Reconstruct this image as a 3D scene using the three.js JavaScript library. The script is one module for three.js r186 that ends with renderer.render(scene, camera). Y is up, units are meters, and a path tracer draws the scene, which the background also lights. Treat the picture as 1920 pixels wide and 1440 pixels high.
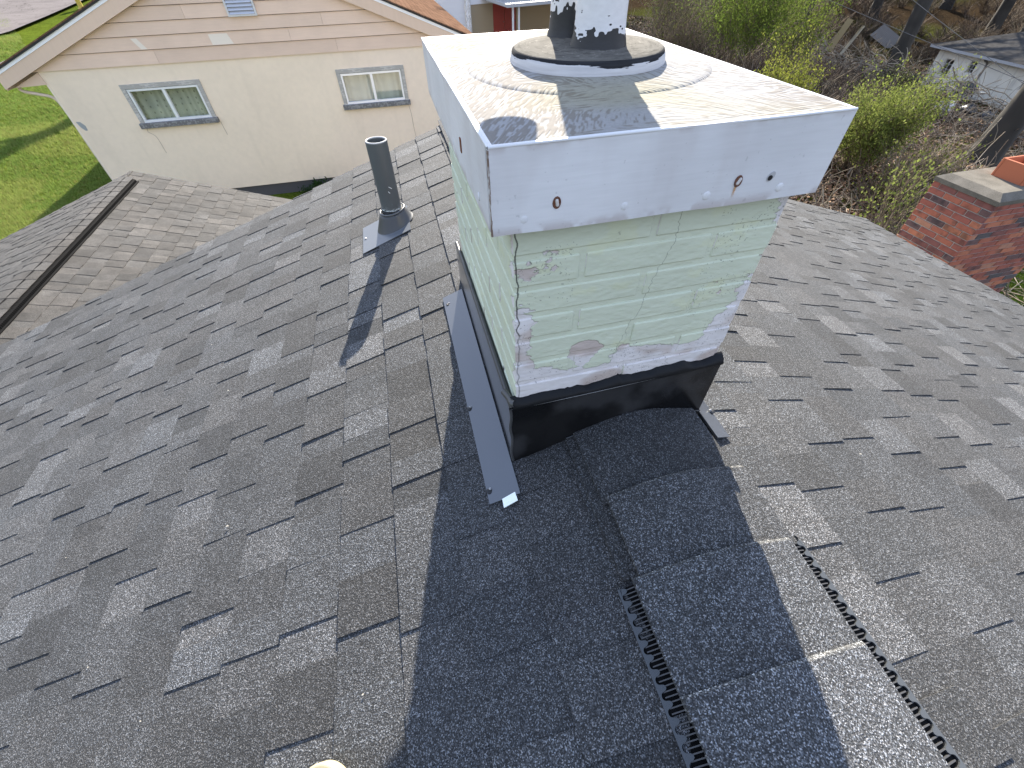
import * as THREE from 'three';
import { mergeGeometries, mergeVertices, toCreasedNormals } from 'three/addons/utils/BufferGeometryUtils.js';
import { RoundedBoxGeometry } from 'three/addons/geometries/RoundedBoxGeometry.js';

// ------------------------------------------------------------------ camera, sky, sun, exposure
const scene = new THREE.Scene();
const camera = new THREE.PerspectiveCamera(85.35, 4 / 3, 0.05, 900);
camera.position.set(0, 5, 0);
camera.rotation.order = 'YXZ';
camera.rotation.set(-0.82463, -0.22164, -0.02819);
const renderer = new THREE.WebGLRenderer({ antialias: true });
renderer.toneMapping = THREE.LinearToneMapping;
renderer.toneMappingExposure = 4.1;
renderer.shadowMap.enabled = true;
const sunDir = new THREE.Vector3(0.2285, 0.4695, -0.8529).normalize();
{
  // hazy spring sky: pale near the horizon, blue overhead, whiter towards the sun
  const W = 512, H = 256, d = new Float32Array(W * H * 4);
  for (let j = 0; j < H; j++) for (let i = 0; i < W; i++) {
    const th = ((i + 0.5) / W - 0.5) * Math.PI * 2, ph = ((j + 0.5) / H - 0.5) * Math.PI, y = Math.sin(ph), x = Math.cos(ph) * Math.cos(th), z = Math.cos(ph) * Math.sin(th);
    const e = Math.max(0, y), t = Math.pow(e, 0.5), c = x * sunDir.x + y * sunDir.y + z * sunDir.z, glow = 0.5 * Math.exp(-Math.acos(Math.min(1, c)) / 0.28);
    const lo = [0.445, 0.455, 0.48], hi = [0.165, 0.232, 0.38], k = (j * W + i) * 4;
    for (let q = 0; q < 3; q++) d[k + q] = y < -0.02 ? [0.06, 0.055, 0.045][q] : lo[q] + (hi[q] - lo[q]) * t + glow * [1, 0.95, 0.85][q] * 0.5;
    d[k + 3] = 1;
  }
  const sky = new THREE.DataTexture(d, W, H, THREE.RGBAFormat, THREE.FloatType);
  sky.mapping = THREE.EquirectangularReflectionMapping; sky.magFilter = THREE.LinearFilter; sky.needsUpdate = true;
  scene.background = sky; scene.environment = sky;
}
const sun = new THREE.DirectionalLight(new THREE.Color(1, 0.92, 0.79), 4.2);
sun.name = 'sun';
sun.position.copy(sunDir).multiplyScalar(80);
sun.castShadow = true;
sun.shadow.mapSize.set(4096, 4096);
Object.assign(sun.shadow.camera, { left: -60, right: 60, top: 60, bottom: -60, near: 1, far: 220 });
scene.add(sun, sun.target);

// ------------------------------------------------------------------ helpers
function rng(seed) {
  let a = seed >>> 0;
  return () => { a = (a + 0x6D2B79F5) | 0; let t = Math.imul(a ^ (a >>> 15), 1 | a); t = (t + Math.imul(t ^ (t >>> 7), 61 | t)) ^ t; return ((t ^ (t >>> 14)) >>> 0) / 4294967296; };
}
const lerp = (a, b, t) => a + (b - a) * t;
const clamp = (x, a = 0, b = 1) => Math.min(b, Math.max(a, x));
const sstep = (a, b, x) => { const t = clamp((x - a) / (b - a)); return t * t * (3 - 2 * t); };
function hash(x, y, s) { let h = Math.imul(x, 374761393) + Math.imul(y, 668265263) + Math.imul(s, 1442695041); h = Math.imul(h ^ (h >>> 13), 1274126177); return ((h ^ (h >>> 16)) >>> 0) / 4294967296; }
// value noise with period p cells
function vn(x, y, p, s) {
  const xi = Math.floor(x), yi = Math.floor(y), fx = x - xi, fy = y - yi;
  const m = (a) => ((a % p) + p) % p, ux = fx * fx * (3 - 2 * fx), uy = fy * fy * (3 - 2 * fy);
  const x0 = m(xi), x1 = m(xi + 1), y0 = m(yi), y1 = m(yi + 1);
  return lerp(lerp(hash(x0, y0, s), hash(x1, y0, s), ux), lerp(hash(x0, y1, s), hash(x1, y1, s), ux), uy);
}
function fbm(u, v, f, oct, s) { let a = 0, w = 0.5, t = 0; for (let i = 0; i < oct; i++) { a += w * vn(u * f, v * f, f, s + i * 17); t += w; w *= 0.5; f *= 2; } return a / t; }
const toS = (c) => (c <= 0.0031308 ? 12.92 * c : 1.055 * Math.pow(c, 1 / 2.4) - 0.055);
function tex(w, h, fn, { data = false, clampEdge = false } = {}) {
  const d = new Uint8Array(w * h * 4);
  for (let y = 0; y < h; y++) for (let x = 0; x < w; x++) {
    const c = fn((x + 0.5) / w, (y + 0.5) / h, x, y), i = (y * w + x) * 4;
    for (let k = 0; k < 3; k++) { const v = typeof c === 'number' ? c : c[k]; d[i + k] = Math.round(255 * clamp(data ? v : toS(clamp(v)))); }
    d[i + 3] = 255;
  }
  const t = new THREE.DataTexture(d, w, h, THREE.RGBAFormat);
  t.colorSpace = data ? THREE.NoColorSpace : THREE.SRGBColorSpace;
  t.wrapS = t.wrapT = clampEdge ? THREE.ClampToEdgeWrapping : THREE.RepeatWrapping;
  t.magFilter = THREE.LinearFilter; t.minFilter = THREE.LinearMipmapLinearFilter; t.generateMipmaps = true; t.needsUpdate = true;
  return t;
}
const mat = (r, g, b, rough = 0.8, o = {}) => new THREE.MeshStandardMaterial({ color: new THREE.Color().setRGB(r, g, b), roughness: rough, metalness: 0, ...o });
const used = {};
function numbered(n) { const k = used[n] = (used[n] ?? -1) + 1; return k ? `${n}_${String(k).padStart(3, '0')}` : n; }
function tag(o, label, category, group, kind) { if (label) o.userData.label = label; if (category) o.userData.category = category; if (group) o.userData.group = group; if (kind) o.userData.kind = kind; return o; }
function thing(name, label, category, p = [0, 0, 0], ry = 0, group) {
  const g = new THREE.Group(); g.name = numbered(name); g.position.set(...p); g.rotation.y = ry; scene.add(g); return tag(g, label, category, group);
}
function shade(o) { o.castShadow = o.receiveShadow = true; return o; }
function part(name, geo, m, parent, kind) {
  const g = Array.isArray(geo) ? mergeGeometries(geo.map((x) => (x.index ? x.toNonIndexed() : x))) : geo;
  const o = shade(new THREE.Mesh(g, m)); o.name = name; if (kind) o.userData.kind = kind; parent.add(o); return o;
}
function struct(name, geo, m) { const o = part(numbered(name), geo, m, scene); o.userData.kind = 'structure'; return o; }
// planar uv in metres by the dominant normal; k = repeats per metre
function muv(g, k = 1, ou = 0, ov = 0) {
  if (g.index) g = g.toNonIndexed();
  const p = g.attributes.position, n = g.attributes.normal, uv = new Float32Array(p.count * 2);
  for (let i = 0; i < p.count; i++) {
    const ax = Math.abs(n.getX(i)), ay = Math.abs(n.getY(i)), az = Math.abs(n.getZ(i));
    const [u, v] = ay > ax && ay > az ? [p.getX(i), p.getZ(i)] : ax > az ? [p.getZ(i), p.getY(i)] : [p.getX(i), p.getY(i)];
    uv[2 * i] = u * k + ou; uv[2 * i + 1] = v * k + ov;
  }
  g.setAttribute('uv', new THREE.BufferAttribute(uv, 2)); return g;
}
const box = (x0, x1, y0, y1, z0, z1) => new THREE.BoxGeometry(x1 - x0, y1 - y0, z1 - z0).translate((x0 + x1) / 2, (y0 + y1) / 2, (z0 + z1) / 2);
function rbox(x0, x1, y0, y1, z0, z1, r = 0.004, seg = 1) { return new RoundedBoxGeometry(x1 - x0, y1 - y0, z1 - z0, seg, r).translate((x0 + x1) / 2, (y0 + y1) / 2, (z0 + z1) / 2); }
const V = (x, y, z) => new THREE.Vector3(x, y, z);
const tube = (pts, r, seg = 12, rad = 6) => new THREE.TubeGeometry(new THREE.CatmullRomCurve3(pts.map((p) => V(...p))), seg, r, rad);
function rod(a, b, r0, r1 = r0, n = 8) {
  const A = V(...a), B = V(...b), d = B.clone().sub(A), g = new THREE.CylinderGeometry(r1, r0, d.length(), n);
  g.applyQuaternion(new THREE.Quaternion().setFromUnitVectors(V(0, 1, 0), d.normalize())); const c = A.add(B).multiplyScalar(0.5); return g.translate(c.x, c.y, c.z);
}
// convex solid from 4 corner profile points swept: hexahedron with corners [a0..a3] (near end) and [b0..b3] (far end), flat normals
function hexa(a, b, uvf) {
  const q = [[a[0], a[1], a[2], a[3]], [b[3], b[2], b[1], b[0]], [a[1], a[0], b[0], b[1]], [a[2], a[1], b[1], b[2]], [a[3], a[2], b[2], b[3]], [a[0], a[3], b[3], b[0]]];
  const pos = [], uv = [];
  for (const f of q) for (const i of [0, 1, 2, 0, 2, 3]) { pos.push(...f[i].slice(0, 3)); uv.push(...(uvf ? uvf(f[i]) : [0, 0])); }
  const g = new THREE.BufferGeometry();
  g.setAttribute('position', new THREE.Float32BufferAttribute(pos, 3)); g.setAttribute('uv', new THREE.Float32BufferAttribute(uv, 2)); g.computeVertexNormals(); return g;
}
function tint(g, c) { const n = g.attributes.position.count, a = new Float32Array(n * 3); for (let i = 0; i < n; i++) a.set(c, i * 3); g.setAttribute('color', new THREE.BufferAttribute(a, 3)); return g; }

// ------------------------------------------------------------------ terrain
function terrain(x, z) {
  const d = Math.hypot(x, z);
  let y = -0.3;
  y += sstep(-5, -14, x) * 0.045 * Math.max(0, d - 15);
  y -= 2.1 * sstep(13, 35, x) * sstep(-60, -30, z) ;
  y += 0.06 * Math.max(0, Math.hypot(x - 20, z) - 62) * sstep(-4, 12, x);
  y += (vn(x * 0.35 + 500, z * 0.35 + 500, 4096, 3) - 0.5) * 0.22 * sstep(6, 14, Math.abs(x));
  return y;
}
const gN = 220, gPos = [], gUv = [], gCol = [], gIdx = [];
for (let j = 0; j <= gN; j++) for (let i = 0; i <= gN; i++) {
  const f = (t) => { const s = 2 * t - 1; return Math.sign(s) * (Math.abs(s) * 40 + Math.pow(Math.abs(s), 4) * 300); };
  const x = f(i / gN), z = f(j / gN) - 15;
  gPos.push(x, terrain(x, z), z); gUv.push(x * 0.25, z * 0.25);
  const lawn = sstep(2.5, -1, x - 0.02 * z + 2 * (vn(x * 0.5 + 90, z * 0.5 + 90, 4096, 8) - 0.5));
  const near = sstep(11, 8.5, Math.hypot(x - 9, z + 1) + 1.5 * (vn(x * 0.8 + 90, z * 0.8 + 90, 4096, 18) - 0.5));
  const yard = sstep(0.5, 0.72, vn(x * 0.18 + 300, z * 0.18 + 300, 4096, 5)) * 0.45;
  const factor = lerp(1, 0, lawn), n = vn(x * 0.6 + 40, z * 0.6 + 40, 4096, 9);  // share of bare dirt against lawn
  const gc = [0.08 + 0.02 * n, 0.115 + 0.02 * n, 0.018], dc = [0.034 + 0.016 * n, 0.025 + 0.011 * n, 0.017 + 0.006 * n];
  const k = clamp(1 - factor + yard * factor + near * 0.8 * factor);
  gCol.push(...[0, 1, 2].map((q) => lerp(dc[q], gc[q] * (factor > 0.5 ? 0.7 : 1), k)));
}
for (let j = 0; j < gN; j++) for (let i = 0; i < gN; i++) { const a = j * (gN + 1) + i; gIdx.push(a, a + gN + 1, a + 1, a + 1, a + gN + 1, a + gN + 2); }
const gGeo = new THREE.BufferGeometry();
gGeo.setAttribute('position', new THREE.Float32BufferAttribute(gPos, 3)); gGeo.setAttribute('uv', new THREE.Float32BufferAttribute(gUv, 2)); gGeo.setAttribute('color', new THREE.Float32BufferAttribute(gCol, 3));
gGeo.setIndex(gIdx); gGeo.computeVertexNormals();
const soilTex = tex(512, 512, (u, v) => { const a = fbm(u, v, 16, 5, 31), b = vn(u * 128, v * 128, 128, 77); const k = 0.45 + 0.6 * a + 0.5 * (b - 0.4); return [k, k * 0.97, k * 0.92]; });
struct('ground', gGeo, new THREE.MeshPhysicalMaterial({ vertexColors: true, map: soilTex, bumpMap: soilTex, bumpScale: 0.06, roughness: 1, specularIntensity: 0 }));
// road beyond the lawn, and the sidewalk on this side of its verge
function strip(x0, x1, lift, n = 60) {
  const pos = [], uv = [], idx = [];
  for (let i = 0; i <= n; i++) for (let k = 0; k <= 4; k++) {
    const z = lerp(0, -150, i / n), x = lerp(x0, x1, k / 4) + 0.9 * sstep(-45, -30, z); pos.push(x, terrain(x, z) + lift, z); uv.push(x * 0.2, z * 0.2);
    if (i < n && k < 4) { const q = i * 5 + k; idx.push(q, q + 1, q + 5, q + 1, q + 6, q + 5); }
  }
  const g = new THREE.BufferGeometry(); g.setAttribute('position', new THREE.Float32BufferAttribute(pos, 3)); g.setAttribute('uv', new THREE.Float32BufferAttribute(uv, 2)); g.setIndex(idx); g.computeVertexNormals(); return g;
}
const roadTex = tex(512, 512, (u, v) => { const k = 0.15 + 0.06 * (fbm(u, v, 4, 4, 5) - 0.5) + 0.05 * (vn(u * 256, v * 256, 256, 6) - 0.5) - 0.06 * (Math.abs(fbm(u, v, 5, 4, 61) - 0.5) < 0.01); return [k * 1.12, k * 1.0, k * 0.95]; });
const roadMat = new THREE.MeshPhysicalMaterial({ map: roadTex, roughness: 1, specularIntensity: 0, side: THREE.DoubleSide });
struct('road', strip(-34, -23.6, 0.12), roadMat);
struct('kerb', strip(-23.58, -23.4, 0.2), roadMat);
struct('sidewalk', strip(-20.8, -19.5, 0.1), roadMat);

// ------------------------------------------------------------------ main roof
const XR = 0.40, YR = 4.245, CA = Math.cos(Math.atan(1 / 3)), SA = Math.sin(Math.atan(1 / 3));
const granTex = tex(1024, 1024, (u, v, x, y) => {
  // mineral granules about 2 mm across on a 1 m tile
  const cx = Math.floor(u * 512 + 0.7 * (vn(u * 300, v * 300, 300, 4) - 0.5)), cy = Math.floor(v * 512 + 0.7 * (vn(u * 300, v * 300, 300, 5) - 0.5));
  const h = hash(cx & 511, cy & 511, 91), h2 = hash(cx & 511, cy & 511, 92), fine = hash(x, y, 93);
  let k = h < 0.4 ? 0.013 : h < 0.72 ? 0.037 : h < 0.9 ? 0.08 : 0.185;
  k *= 0.75 + 0.5 * fine; k *= 0.85 + 0.3 * fbm(u, v, 6, 3, 12);
  const w = (h2 - 0.5) * 0.12;
  return [k * (0.975 + w), k * (1.0 - 0.1 * Math.abs(w)), k * (1.04 - w)];
});
const granBump = tex(1024, 1024, (u, v, x, y) => 0.5 + 0.5 * (hash(Math.floor(u * 512), Math.floor(v * 512), 91) - 0.5) + 0.3 * (hash(x, y, 99) - 0.5), { data: true });
const shingleMat = new THREE.MeshStandardMaterial({ vertexColors: true, map: granTex, bumpMap: granBump, bumpScale: 0.0016, roughness: 0.9 });
const roofPt = (R, s, d, h, z) => [R.x + s * (d * CA + h * SA), R.y - d * SA + h * CA, z, d];
// solid between two polygons of the same number of corners
function loft2(a, b, uvf) {
  const n = a.length, pos = [], uv = [], put = (p) => { pos.push(p[0], p[1], p[2]); uv.push(...(uvf ? uvf(p) : [0, 0])); };
  for (let i = 1; i < n - 1; i++) { [a[0], a[i], a[i + 1], b[0], b[i + 1], b[i]].forEach(put); }
  for (let i = 0; i < n; i++) { const j = (i + 1) % n; [a[i], b[i], a[j], a[j], b[i], b[j]].forEach(put); }
  const g = new THREE.BufferGeometry();
  g.setAttribute('position', new THREE.Float32BufferAttribute(pos, 3)); g.setAttribute('uv', new THREE.Float32BufferAttribute(uv, 2)); g.computeVertexNormals(); return g;
}
// one exposed piece of a laminated shingle, thicker at the butt, its far cut edge slightly rounded over
function shinglePiece(R, s, d0, d1, z0, z1, t, r, tone, tooth) {
  const ou = r() * 7, ov = r() * 7, j = () => (r() - 0.5) * 0.0026, hd = 0.022, P = (d, h, z) => roofPt(R, s, d, h, z);
  const dj = (r() - 0.5) * 0.003, jA = j(), jB = j(), th = tooth ? 0.0034 : 0.0012, lip = tooth && r() < 0.6, bv = lip ? 0.0045 : 0.0012, dr = lip ? 0.002 : bv, sk = (r() - 0.5) * 0.004;
  const sec = (d, h0, h1, lo, k) => [P(d, h0, z0 + k), P(d, lo, z0 + k), P(d, lo, z1 + k), P(d, h1 - dr, z1 + k), P(d, h1, z1 + bv + k)];
  const a = sec(d0 - hd, th, th, -0.004, sk), b = sec(d1 + dj, t + jA, t + jB, -0.003, 0);
  const g = s > 0 ? loft2(a, b, (p) => [p[2] * 1.25 + ou, p[3] * 1.25 + ov]) : loft2(b, a, (p) => [p[2] * 1.25 + ou, p[3] * 1.25 + ov]);
  return tint(g, tone);
}
function tone(r, spread = 1) {
  const h = r(); let k = h < 0.16 ? 0.72 : h < 0.4 ? 0.88 : h < 0.7 ? 1 : h < 0.88 ? 1.12 : 1.42;
  k = Math.pow(k * (0.95 + 0.1 * r()), spread); const w = (r() - 0.5) * 0.05; return [k * (1 + w), k, k * (1 - w)];
}
const eye = V(0, 5, 0);
// every shingle of a slope: returns [geometry, how large it shows]
function layCourses(R, s, e, off, d1max, zNear, zFar, seed, o = {}) {
  const r = rng(seed), out = [];
  for (let k = 0; ; k++) {
    const d0 = off + e * (k - 1), d1 = Math.min(off + e * k, d1max); if (d0 > d1max - 0.02) break;
    if (d1 < 0.02) continue;
    const zf = zFar(d0); let z = zNear + r() * 0.2, tooth = r() < 0.5;
    while (z > zf) {
      const w = tooth ? 0.062 + r() * 0.085 : 0.05 + r() * 0.09, z1 = Math.max(z - w, zf);
      const g = shinglePiece(R, s, Math.max(d0, 0.005), d1, z1 - (tooth ? 0 : 0.004), z + (tooth ? 0 : 0.004), tooth ? (o.t1 ?? 0.0108) : (o.t0 ?? 0.0076), r, tone(r, o.spread ?? 1.15).map((q) => q * (0.9 + 0.2 * vn((z + 40) * 1.7, (d0 + 9) * 0.8, 4096, 14))), tooth);
      const c = V(...roofPt(R, s, (d0 + d1) / 2, 0, (z + z1) / 2)), v = eye.clone().sub(c), L = v.length(), nn = V(s * SA, CA, 0);
      const ndc = c.clone().project(camera), vis = Math.abs(ndc.x) < 1.06 && Math.abs(ndc.y) < 1.06 && c.clone().sub(eye).dot(fwd) > 0;
      out.push([g, vis ? w * (d1 - d0) * Math.max(0, v.dot(nn)) / L ** 3 : 0]);
      z = z1; tooth = r() < 0.86 ? !tooth : tooth;
    }
  }
  return out;
}
camera.updateMatrixWorld(); camera.updateProjectionMatrix();
const fwd = camera.getWorldDirection(V(0, 0, 0));
function addShingles(list, parent, most, material) {
  list.sort((a, b) => b[1] - a[1]);
  const rest = [];
  list.forEach(([g, v], i) => (i < most && v > 0 ? part('shingle', g, material, parent) : rest.push(g)));
  if (rest.length) part('shingle_field', mergeGeometries(rest), material, parent, 'stuff');
}
const ventBlack = new THREE.MeshPhysicalMaterial({ color: new THREE.Color().setRGB(0.006, 0.006, 0.0065), roughness: 0.8, specularIntensity: 0.12, side: THREE.DoubleSide });
const deckMat = mat(0.03, 0.03, 0.032, 0.95);
function slopePlate(R, s, d1, zN, zF0, zF1, th) {
  const P = (d, h, z) => roofPt(R, s, d, h, z);
  const a = [P(0, -0.003, zN), P(d1, -0.003, zN), P(d1, -th, zN), P(0, -th, zN)], b = [P(0, -0.003, zF0), P(d1, -0.003, zF1), P(d1, -th, zF1), P(0, -th, zF0)];
  return s > 0 ? hexa(b, a) : hexa(a, b);
}
const house = thing('house', 'dark grey shingled gable roof in the foreground carrying the white-capped chimney', 'house', [0, 0, 0]);
const R0 = { x: XR, y: YR };
{
  const plaster = mat(0.55, 0.5, 0.42, 0.9), trim = mat(0.6, 0.6, 0.58, 0.6);
  part('wall', [muv(box(-3.6, 4.35, -0.3, 2.72, -2.6, 4.6))], plaster, house);
  const gs = new THREE.Shape(); gs.moveTo(-3.6, 2.721); gs.lineTo(4.35, 2.721); gs.lineTo(XR, 4.04); gs.closePath();
  part('gable', new THREE.ExtrudeGeometry(gs, { depth: 7.1, bevelEnabled: false }).translate(0, 0, -2.55), plaster, house);
  const roof = part('roof', [slopePlate(R0, -1, 4.6, 5, -2.9, -2.9, 0.06), slopePlate(R0, 1, 4.7, 5, -2.88, -3.42, 0.06)], deckMat, house);
  const L = layCourses(R0, -1, 0.1456, 0.030, 4.6, 1.6, () => -2.94, 11);
  const Rr = layCourses(R0, 1, 0.153, 0.024, 4.72, 1.6, (d) => -2.92 - 0.115 * d, 12);
  addShingles(L.concat(Rr), roof, 300, shingleMat);
  const g = [];
  g.push(hexa(...[[-0.055], [-0.035]].map(([z]) => [roofPt(R0, -1, 0, -0.064, -2.86 + z), roofPt(R0, -1, 4.6, -0.064, -2.86 + z), roofPt(R0, -1, 4.6, -0.2, -2.86 + z), roofPt(R0, -1, 0, -0.2, -2.86 + z)])));
  part('rake_board', g, trim, house);
  part('gutter', [box(4.72, 4.82, 2.52, 2.62, -3.2, 4.9)], deckMat, house);
}

// ------------------------------------------------------------------ attached wing with its older, browner roof
const wing = thing('garage_wing', 'lower attached wing with weathered brown-grey shingles and ridge vent, left of the main roof', 'building');
const R1 = { x: -3.365, y: 3.055 };
let wingMat;
{
  const wm = new THREE.MeshStandardMaterial({ vertexColors: true, bumpMap: granBump, bumpScale: 0.0016, roughness: 0.92, map: tex(1024, 1024, (u, v, x, y) => {
    const h = hash(Math.floor(x / 2), Math.floor(y / 2), 191), n = fbm(u, v, 10, 4, 41); let k = (h < 0.4 ? 0.022 : h < 0.8 ? 0.045 : 0.1) * (0.55 + 0.95 * n);
    return [k * 1.06, k * 0.98, k * 0.9];
  }) });
  part('wall', muv(box(-6.6, -0.9, -0.3, 1.98, -6.2, -2.98)), mat(0.55, 0.5, 0.42, 0.9), wing);
  const gs = new THREE.Shape(); gs.moveTo(-6.6, 1.981); gs.lineTo(-0.9, 1.981); gs.lineTo(-0.9, 2.15); gs.lineTo(R1.x, 2.97); gs.lineTo(-6.6, 1.9); gs.closePath();
  part('gable', new THREE.ExtrudeGeometry(gs, { depth: 0.1, bevelEnabled: false }).translate(0, 0, -6.2), mat(0.55, 0.5, 0.42, 0.9), wing);
  const roof = part('roof', [slopePlate(R1, -1, 3.7, -2.96, -6.5, -6.5, 0.06), slopePlate(R1, 1, 2.65, -2.96, -6.5, -6.5, 0.06)], deckMat, wing);
  const L = layCourses(R1, -1, 0.143, 0.05, 3.72, -2.97, () => -6.53, 21, { t1: 0.009, t0: 0.005, spread: 0.8 });
  const Rr = layCourses(R1, 1, 0.143, 0.135, 2.67, -2.97, () => -6.53, 22, { t1: 0.008, t0: 0.0045, spread: 1.0 });
  addShingles(L.concat(Rr), roof, 290, wm);
  wingMat = wm;
}

// ------------------------------------------------------------------ ridge caps
// bent cap: profile over the ridge with half widths (down each slope) and rounding; z0 = near end, z1 = far end
function capPiece(R, dl, dr, zN, hN, zF, hF, th, r, toneC, round = 0.05, skew = 0, droop = 0) {
  const N = 14, prof = [];
  for (let i = 0; i <= N; i++) {
    const x = lerp(-dl, dr, i / N), q = Math.sqrt(x * x + round * round) - round * 0.85; // softened ridge
    prof.push([x * CA, -q * SA - droop * sstep(0.3, 1, -x / dl)]);
  }
  const pos = [], uv = [], idx = [], ou = r() * 5, ov = r() * 5;
  const row = (z, h, u, n0) => prof.forEach(([x, y], i) => { pos.push(R.x + x, R.y + y + h, z + skew * (i / N - 0.5)); uv.push(z * 1.25 + ou, (i / N) * (dl + dr) * 1.25 + ov); });
  const rows = 4;
  for (let k = 0; k <= rows; k++) k < rows ? row(lerp(zN, zF + 0.006, k / (rows - 1)), lerp(hN, hF, k / (rows - 1)) + th) : row(zF, hF + th - 0.0032);
  for (let k = 0; k <= rows; k++) row(lerp(zN, zF, k / rows), lerp(hN, hF, k / rows));
  const W = N + 1, id = (l, k, i) => l * (rows + 1) * W + k * W + i, q4 = (a, b, c, d) => idx.push(a, b, c, a, c, d);
  for (let k = 0; k < rows; k++) for (let i = 0; i < N; i++) { q4(id(0, k, i), id(0, k, i + 1), id(0, k + 1, i + 1), id(0, k + 1, i)); q4(id(1, k, i), id(1, k + 1, i), id(1, k + 1, i + 1), id(1, k, i + 1)); }
  for (let i = 0; i < N; i++) { q4(id(0, rows, i), id(0, rows, i + 1), id(1, rows, i + 1), id(1, rows, i)); q4(id(0, 0, i + 1), id(0, 0, i), id(1, 0, i), id(1, 0, i + 1)); }
  for (let k = 0; k < rows; k++) { q4(id(0, k, 0), id(0, k + 1, 0), id(1, k + 1, 0), id(1, k, 0)); q4(id(0, k + 1, N), id(0, k, N), id(1, k, N), id(1, k + 1, N)); }
  let g = new THREE.BufferGeometry(); g.setAttribute('position', new THREE.Float32BufferAttribute(pos, 3)); g.setAttribute('uv', new THREE.Float32BufferAttribute(uv, 2)); g.setIndex(idx);
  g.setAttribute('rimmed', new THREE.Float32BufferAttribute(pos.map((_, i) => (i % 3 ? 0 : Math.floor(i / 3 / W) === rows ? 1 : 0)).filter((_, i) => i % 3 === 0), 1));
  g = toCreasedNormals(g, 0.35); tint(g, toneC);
  const rim = g.attributes.rimmed, col = g.attributes.color; for (let i = 0; i < rim.count; i++) if (rim.getX(i) > 0.5) col.setXYZ(i, toneC[0] * 1.9, toneC[1] * 1.85, toneC[2] * 1.7); // last row along the far end tinted lighter
  g.deleteAttribute('rimmed'); return g;
}
{
  const r = rng(77);
  const vent = thing('ridge_vent', 'black plastic ridge vent with scalloped edges under thick grey cap shingles, nearest the viewer', 'roof vent');
  const roofCaps = house.children.find((c) => c.name === 'roof');
  // flat caps between vent and chimney, then behind the chimney
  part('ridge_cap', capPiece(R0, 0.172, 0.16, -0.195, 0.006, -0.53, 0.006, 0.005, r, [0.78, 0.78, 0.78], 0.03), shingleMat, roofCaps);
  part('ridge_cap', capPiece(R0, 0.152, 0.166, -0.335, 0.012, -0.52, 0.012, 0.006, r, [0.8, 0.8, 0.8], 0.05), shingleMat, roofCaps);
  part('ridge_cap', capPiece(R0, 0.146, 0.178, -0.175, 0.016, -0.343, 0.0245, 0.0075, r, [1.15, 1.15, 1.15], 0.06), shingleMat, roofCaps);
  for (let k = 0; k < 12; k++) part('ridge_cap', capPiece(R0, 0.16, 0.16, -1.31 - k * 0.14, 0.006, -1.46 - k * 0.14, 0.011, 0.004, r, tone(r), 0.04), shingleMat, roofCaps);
  // vent caps
  const hV = 0.024;
  let zs = [-0.186, -0.017, 0.155, 0.325, 0.495, 0.665, 0.835];
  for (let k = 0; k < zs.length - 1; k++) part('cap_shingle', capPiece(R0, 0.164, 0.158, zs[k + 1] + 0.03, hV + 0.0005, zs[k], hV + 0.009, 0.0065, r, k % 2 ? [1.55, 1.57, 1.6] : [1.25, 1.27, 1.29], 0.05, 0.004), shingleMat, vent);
  const pl = mat(0.028, 0.03, 0.033, 0.42);
  // flange strips with scalloped inner edge, lying on each slope
  const Z0 = -0.186, Z1 = 0.85, pitch = 0.0205;
  for (const s of [-1, 1]) {
    const dOut = s < 0 ? 0.181 : 0.213, dIn = s < 0 ? 0.1665 : 0.1985, dBase = s < 0 ? 0.174 : 0.206;
    const sh = new THREE.Shape(); sh.moveTo(-Z0, dOut);
    sh.lineTo(-Z1, dOut); sh.lineTo(-Z1, dBase);
    for (let z = Z1; z > Z0 + pitch * 0.5; z -= pitch) { // round tongues and round notches
      const m = pitch / 4;
      sh.lineTo(-(z), dBase);
      sh.bezierCurveTo(-(z - m * 0.2), dIn - 0.004, -(z - m * 1.9), dIn - 0.004, -(z - m * 2), dBase);
      sh.bezierCurveTo(-(z - m * 2.2), dBase + 0.0045, -(z - m * 3.8), dBase + 0.0045, -(z - m * 4), dBase);
    }
    sh.lineTo(-Z0, dBase); sh.closePath();
    let g = new THREE.ExtrudeGeometry(sh, { depth: 0.003, bevelEnabled: false, curveSegments: 5 });
    const p = g.attributes.position;
    for (let i = 0; i < p.count; i++) { const q = roofPt(R0, s, p.getY(i), p.getZ(i) + 0.0115, -p.getX(i)); p.setXYZ(i, q[0], q[1], q[2]); }
    g.computeVertexNormals();
    part('flange', g, new THREE.MeshStandardMaterial({ color: new THREE.Color().setRGB(0.05, 0.055, 0.06), roughness: 0.38, side: THREE.DoubleSide }), vent);
    // fins below the caps
    const fins = [];
    for (let z = Z0 + 0.004; z < Z1; z += 0.0068) {
      const P = (d, h, zz) => roofPt(R0, s, d, h, zz);
      const d1 = dBase - 0.001, d0 = 0.10, w = 0.0018;
      const a = [P(d0, 0.024, z), P(d1, 0.0125, z), P(d1, 0.006, z), P(d0, 0.006, z)], b = [P(d0, 0.024, z + w), P(d1, 0.0125, z + w), P(d1, 0.006, z + w), P(d0, 0.006, z + w)];
      fins.push(hexa(a, b));
    }
    const f = part('fin', mergeGeometries(fins), mat(0.05, 0.05, 0.052, 0.5, { side: THREE.DoubleSide }), vent, 'stuff');
    part('base_strip', hexa([roofPt(R0, s, 0.07, 0.0108, Z0), roofPt(R0, s, dOut, 0.0108, Z0), roofPt(R0, s, dOut, 0.004, Z0), roofPt(R0, s, 0.07, 0.004, Z0)], [roofPt(R0, s, 0.07, 0.0108, Z1), roofPt(R0, s, dOut, 0.0108, Z1), roofPt(R0, s, dOut, 0.004, Z1), roofPt(R0, s, 0.07, 0.004, Z1)]), ventBlack, vent);
  }
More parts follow.
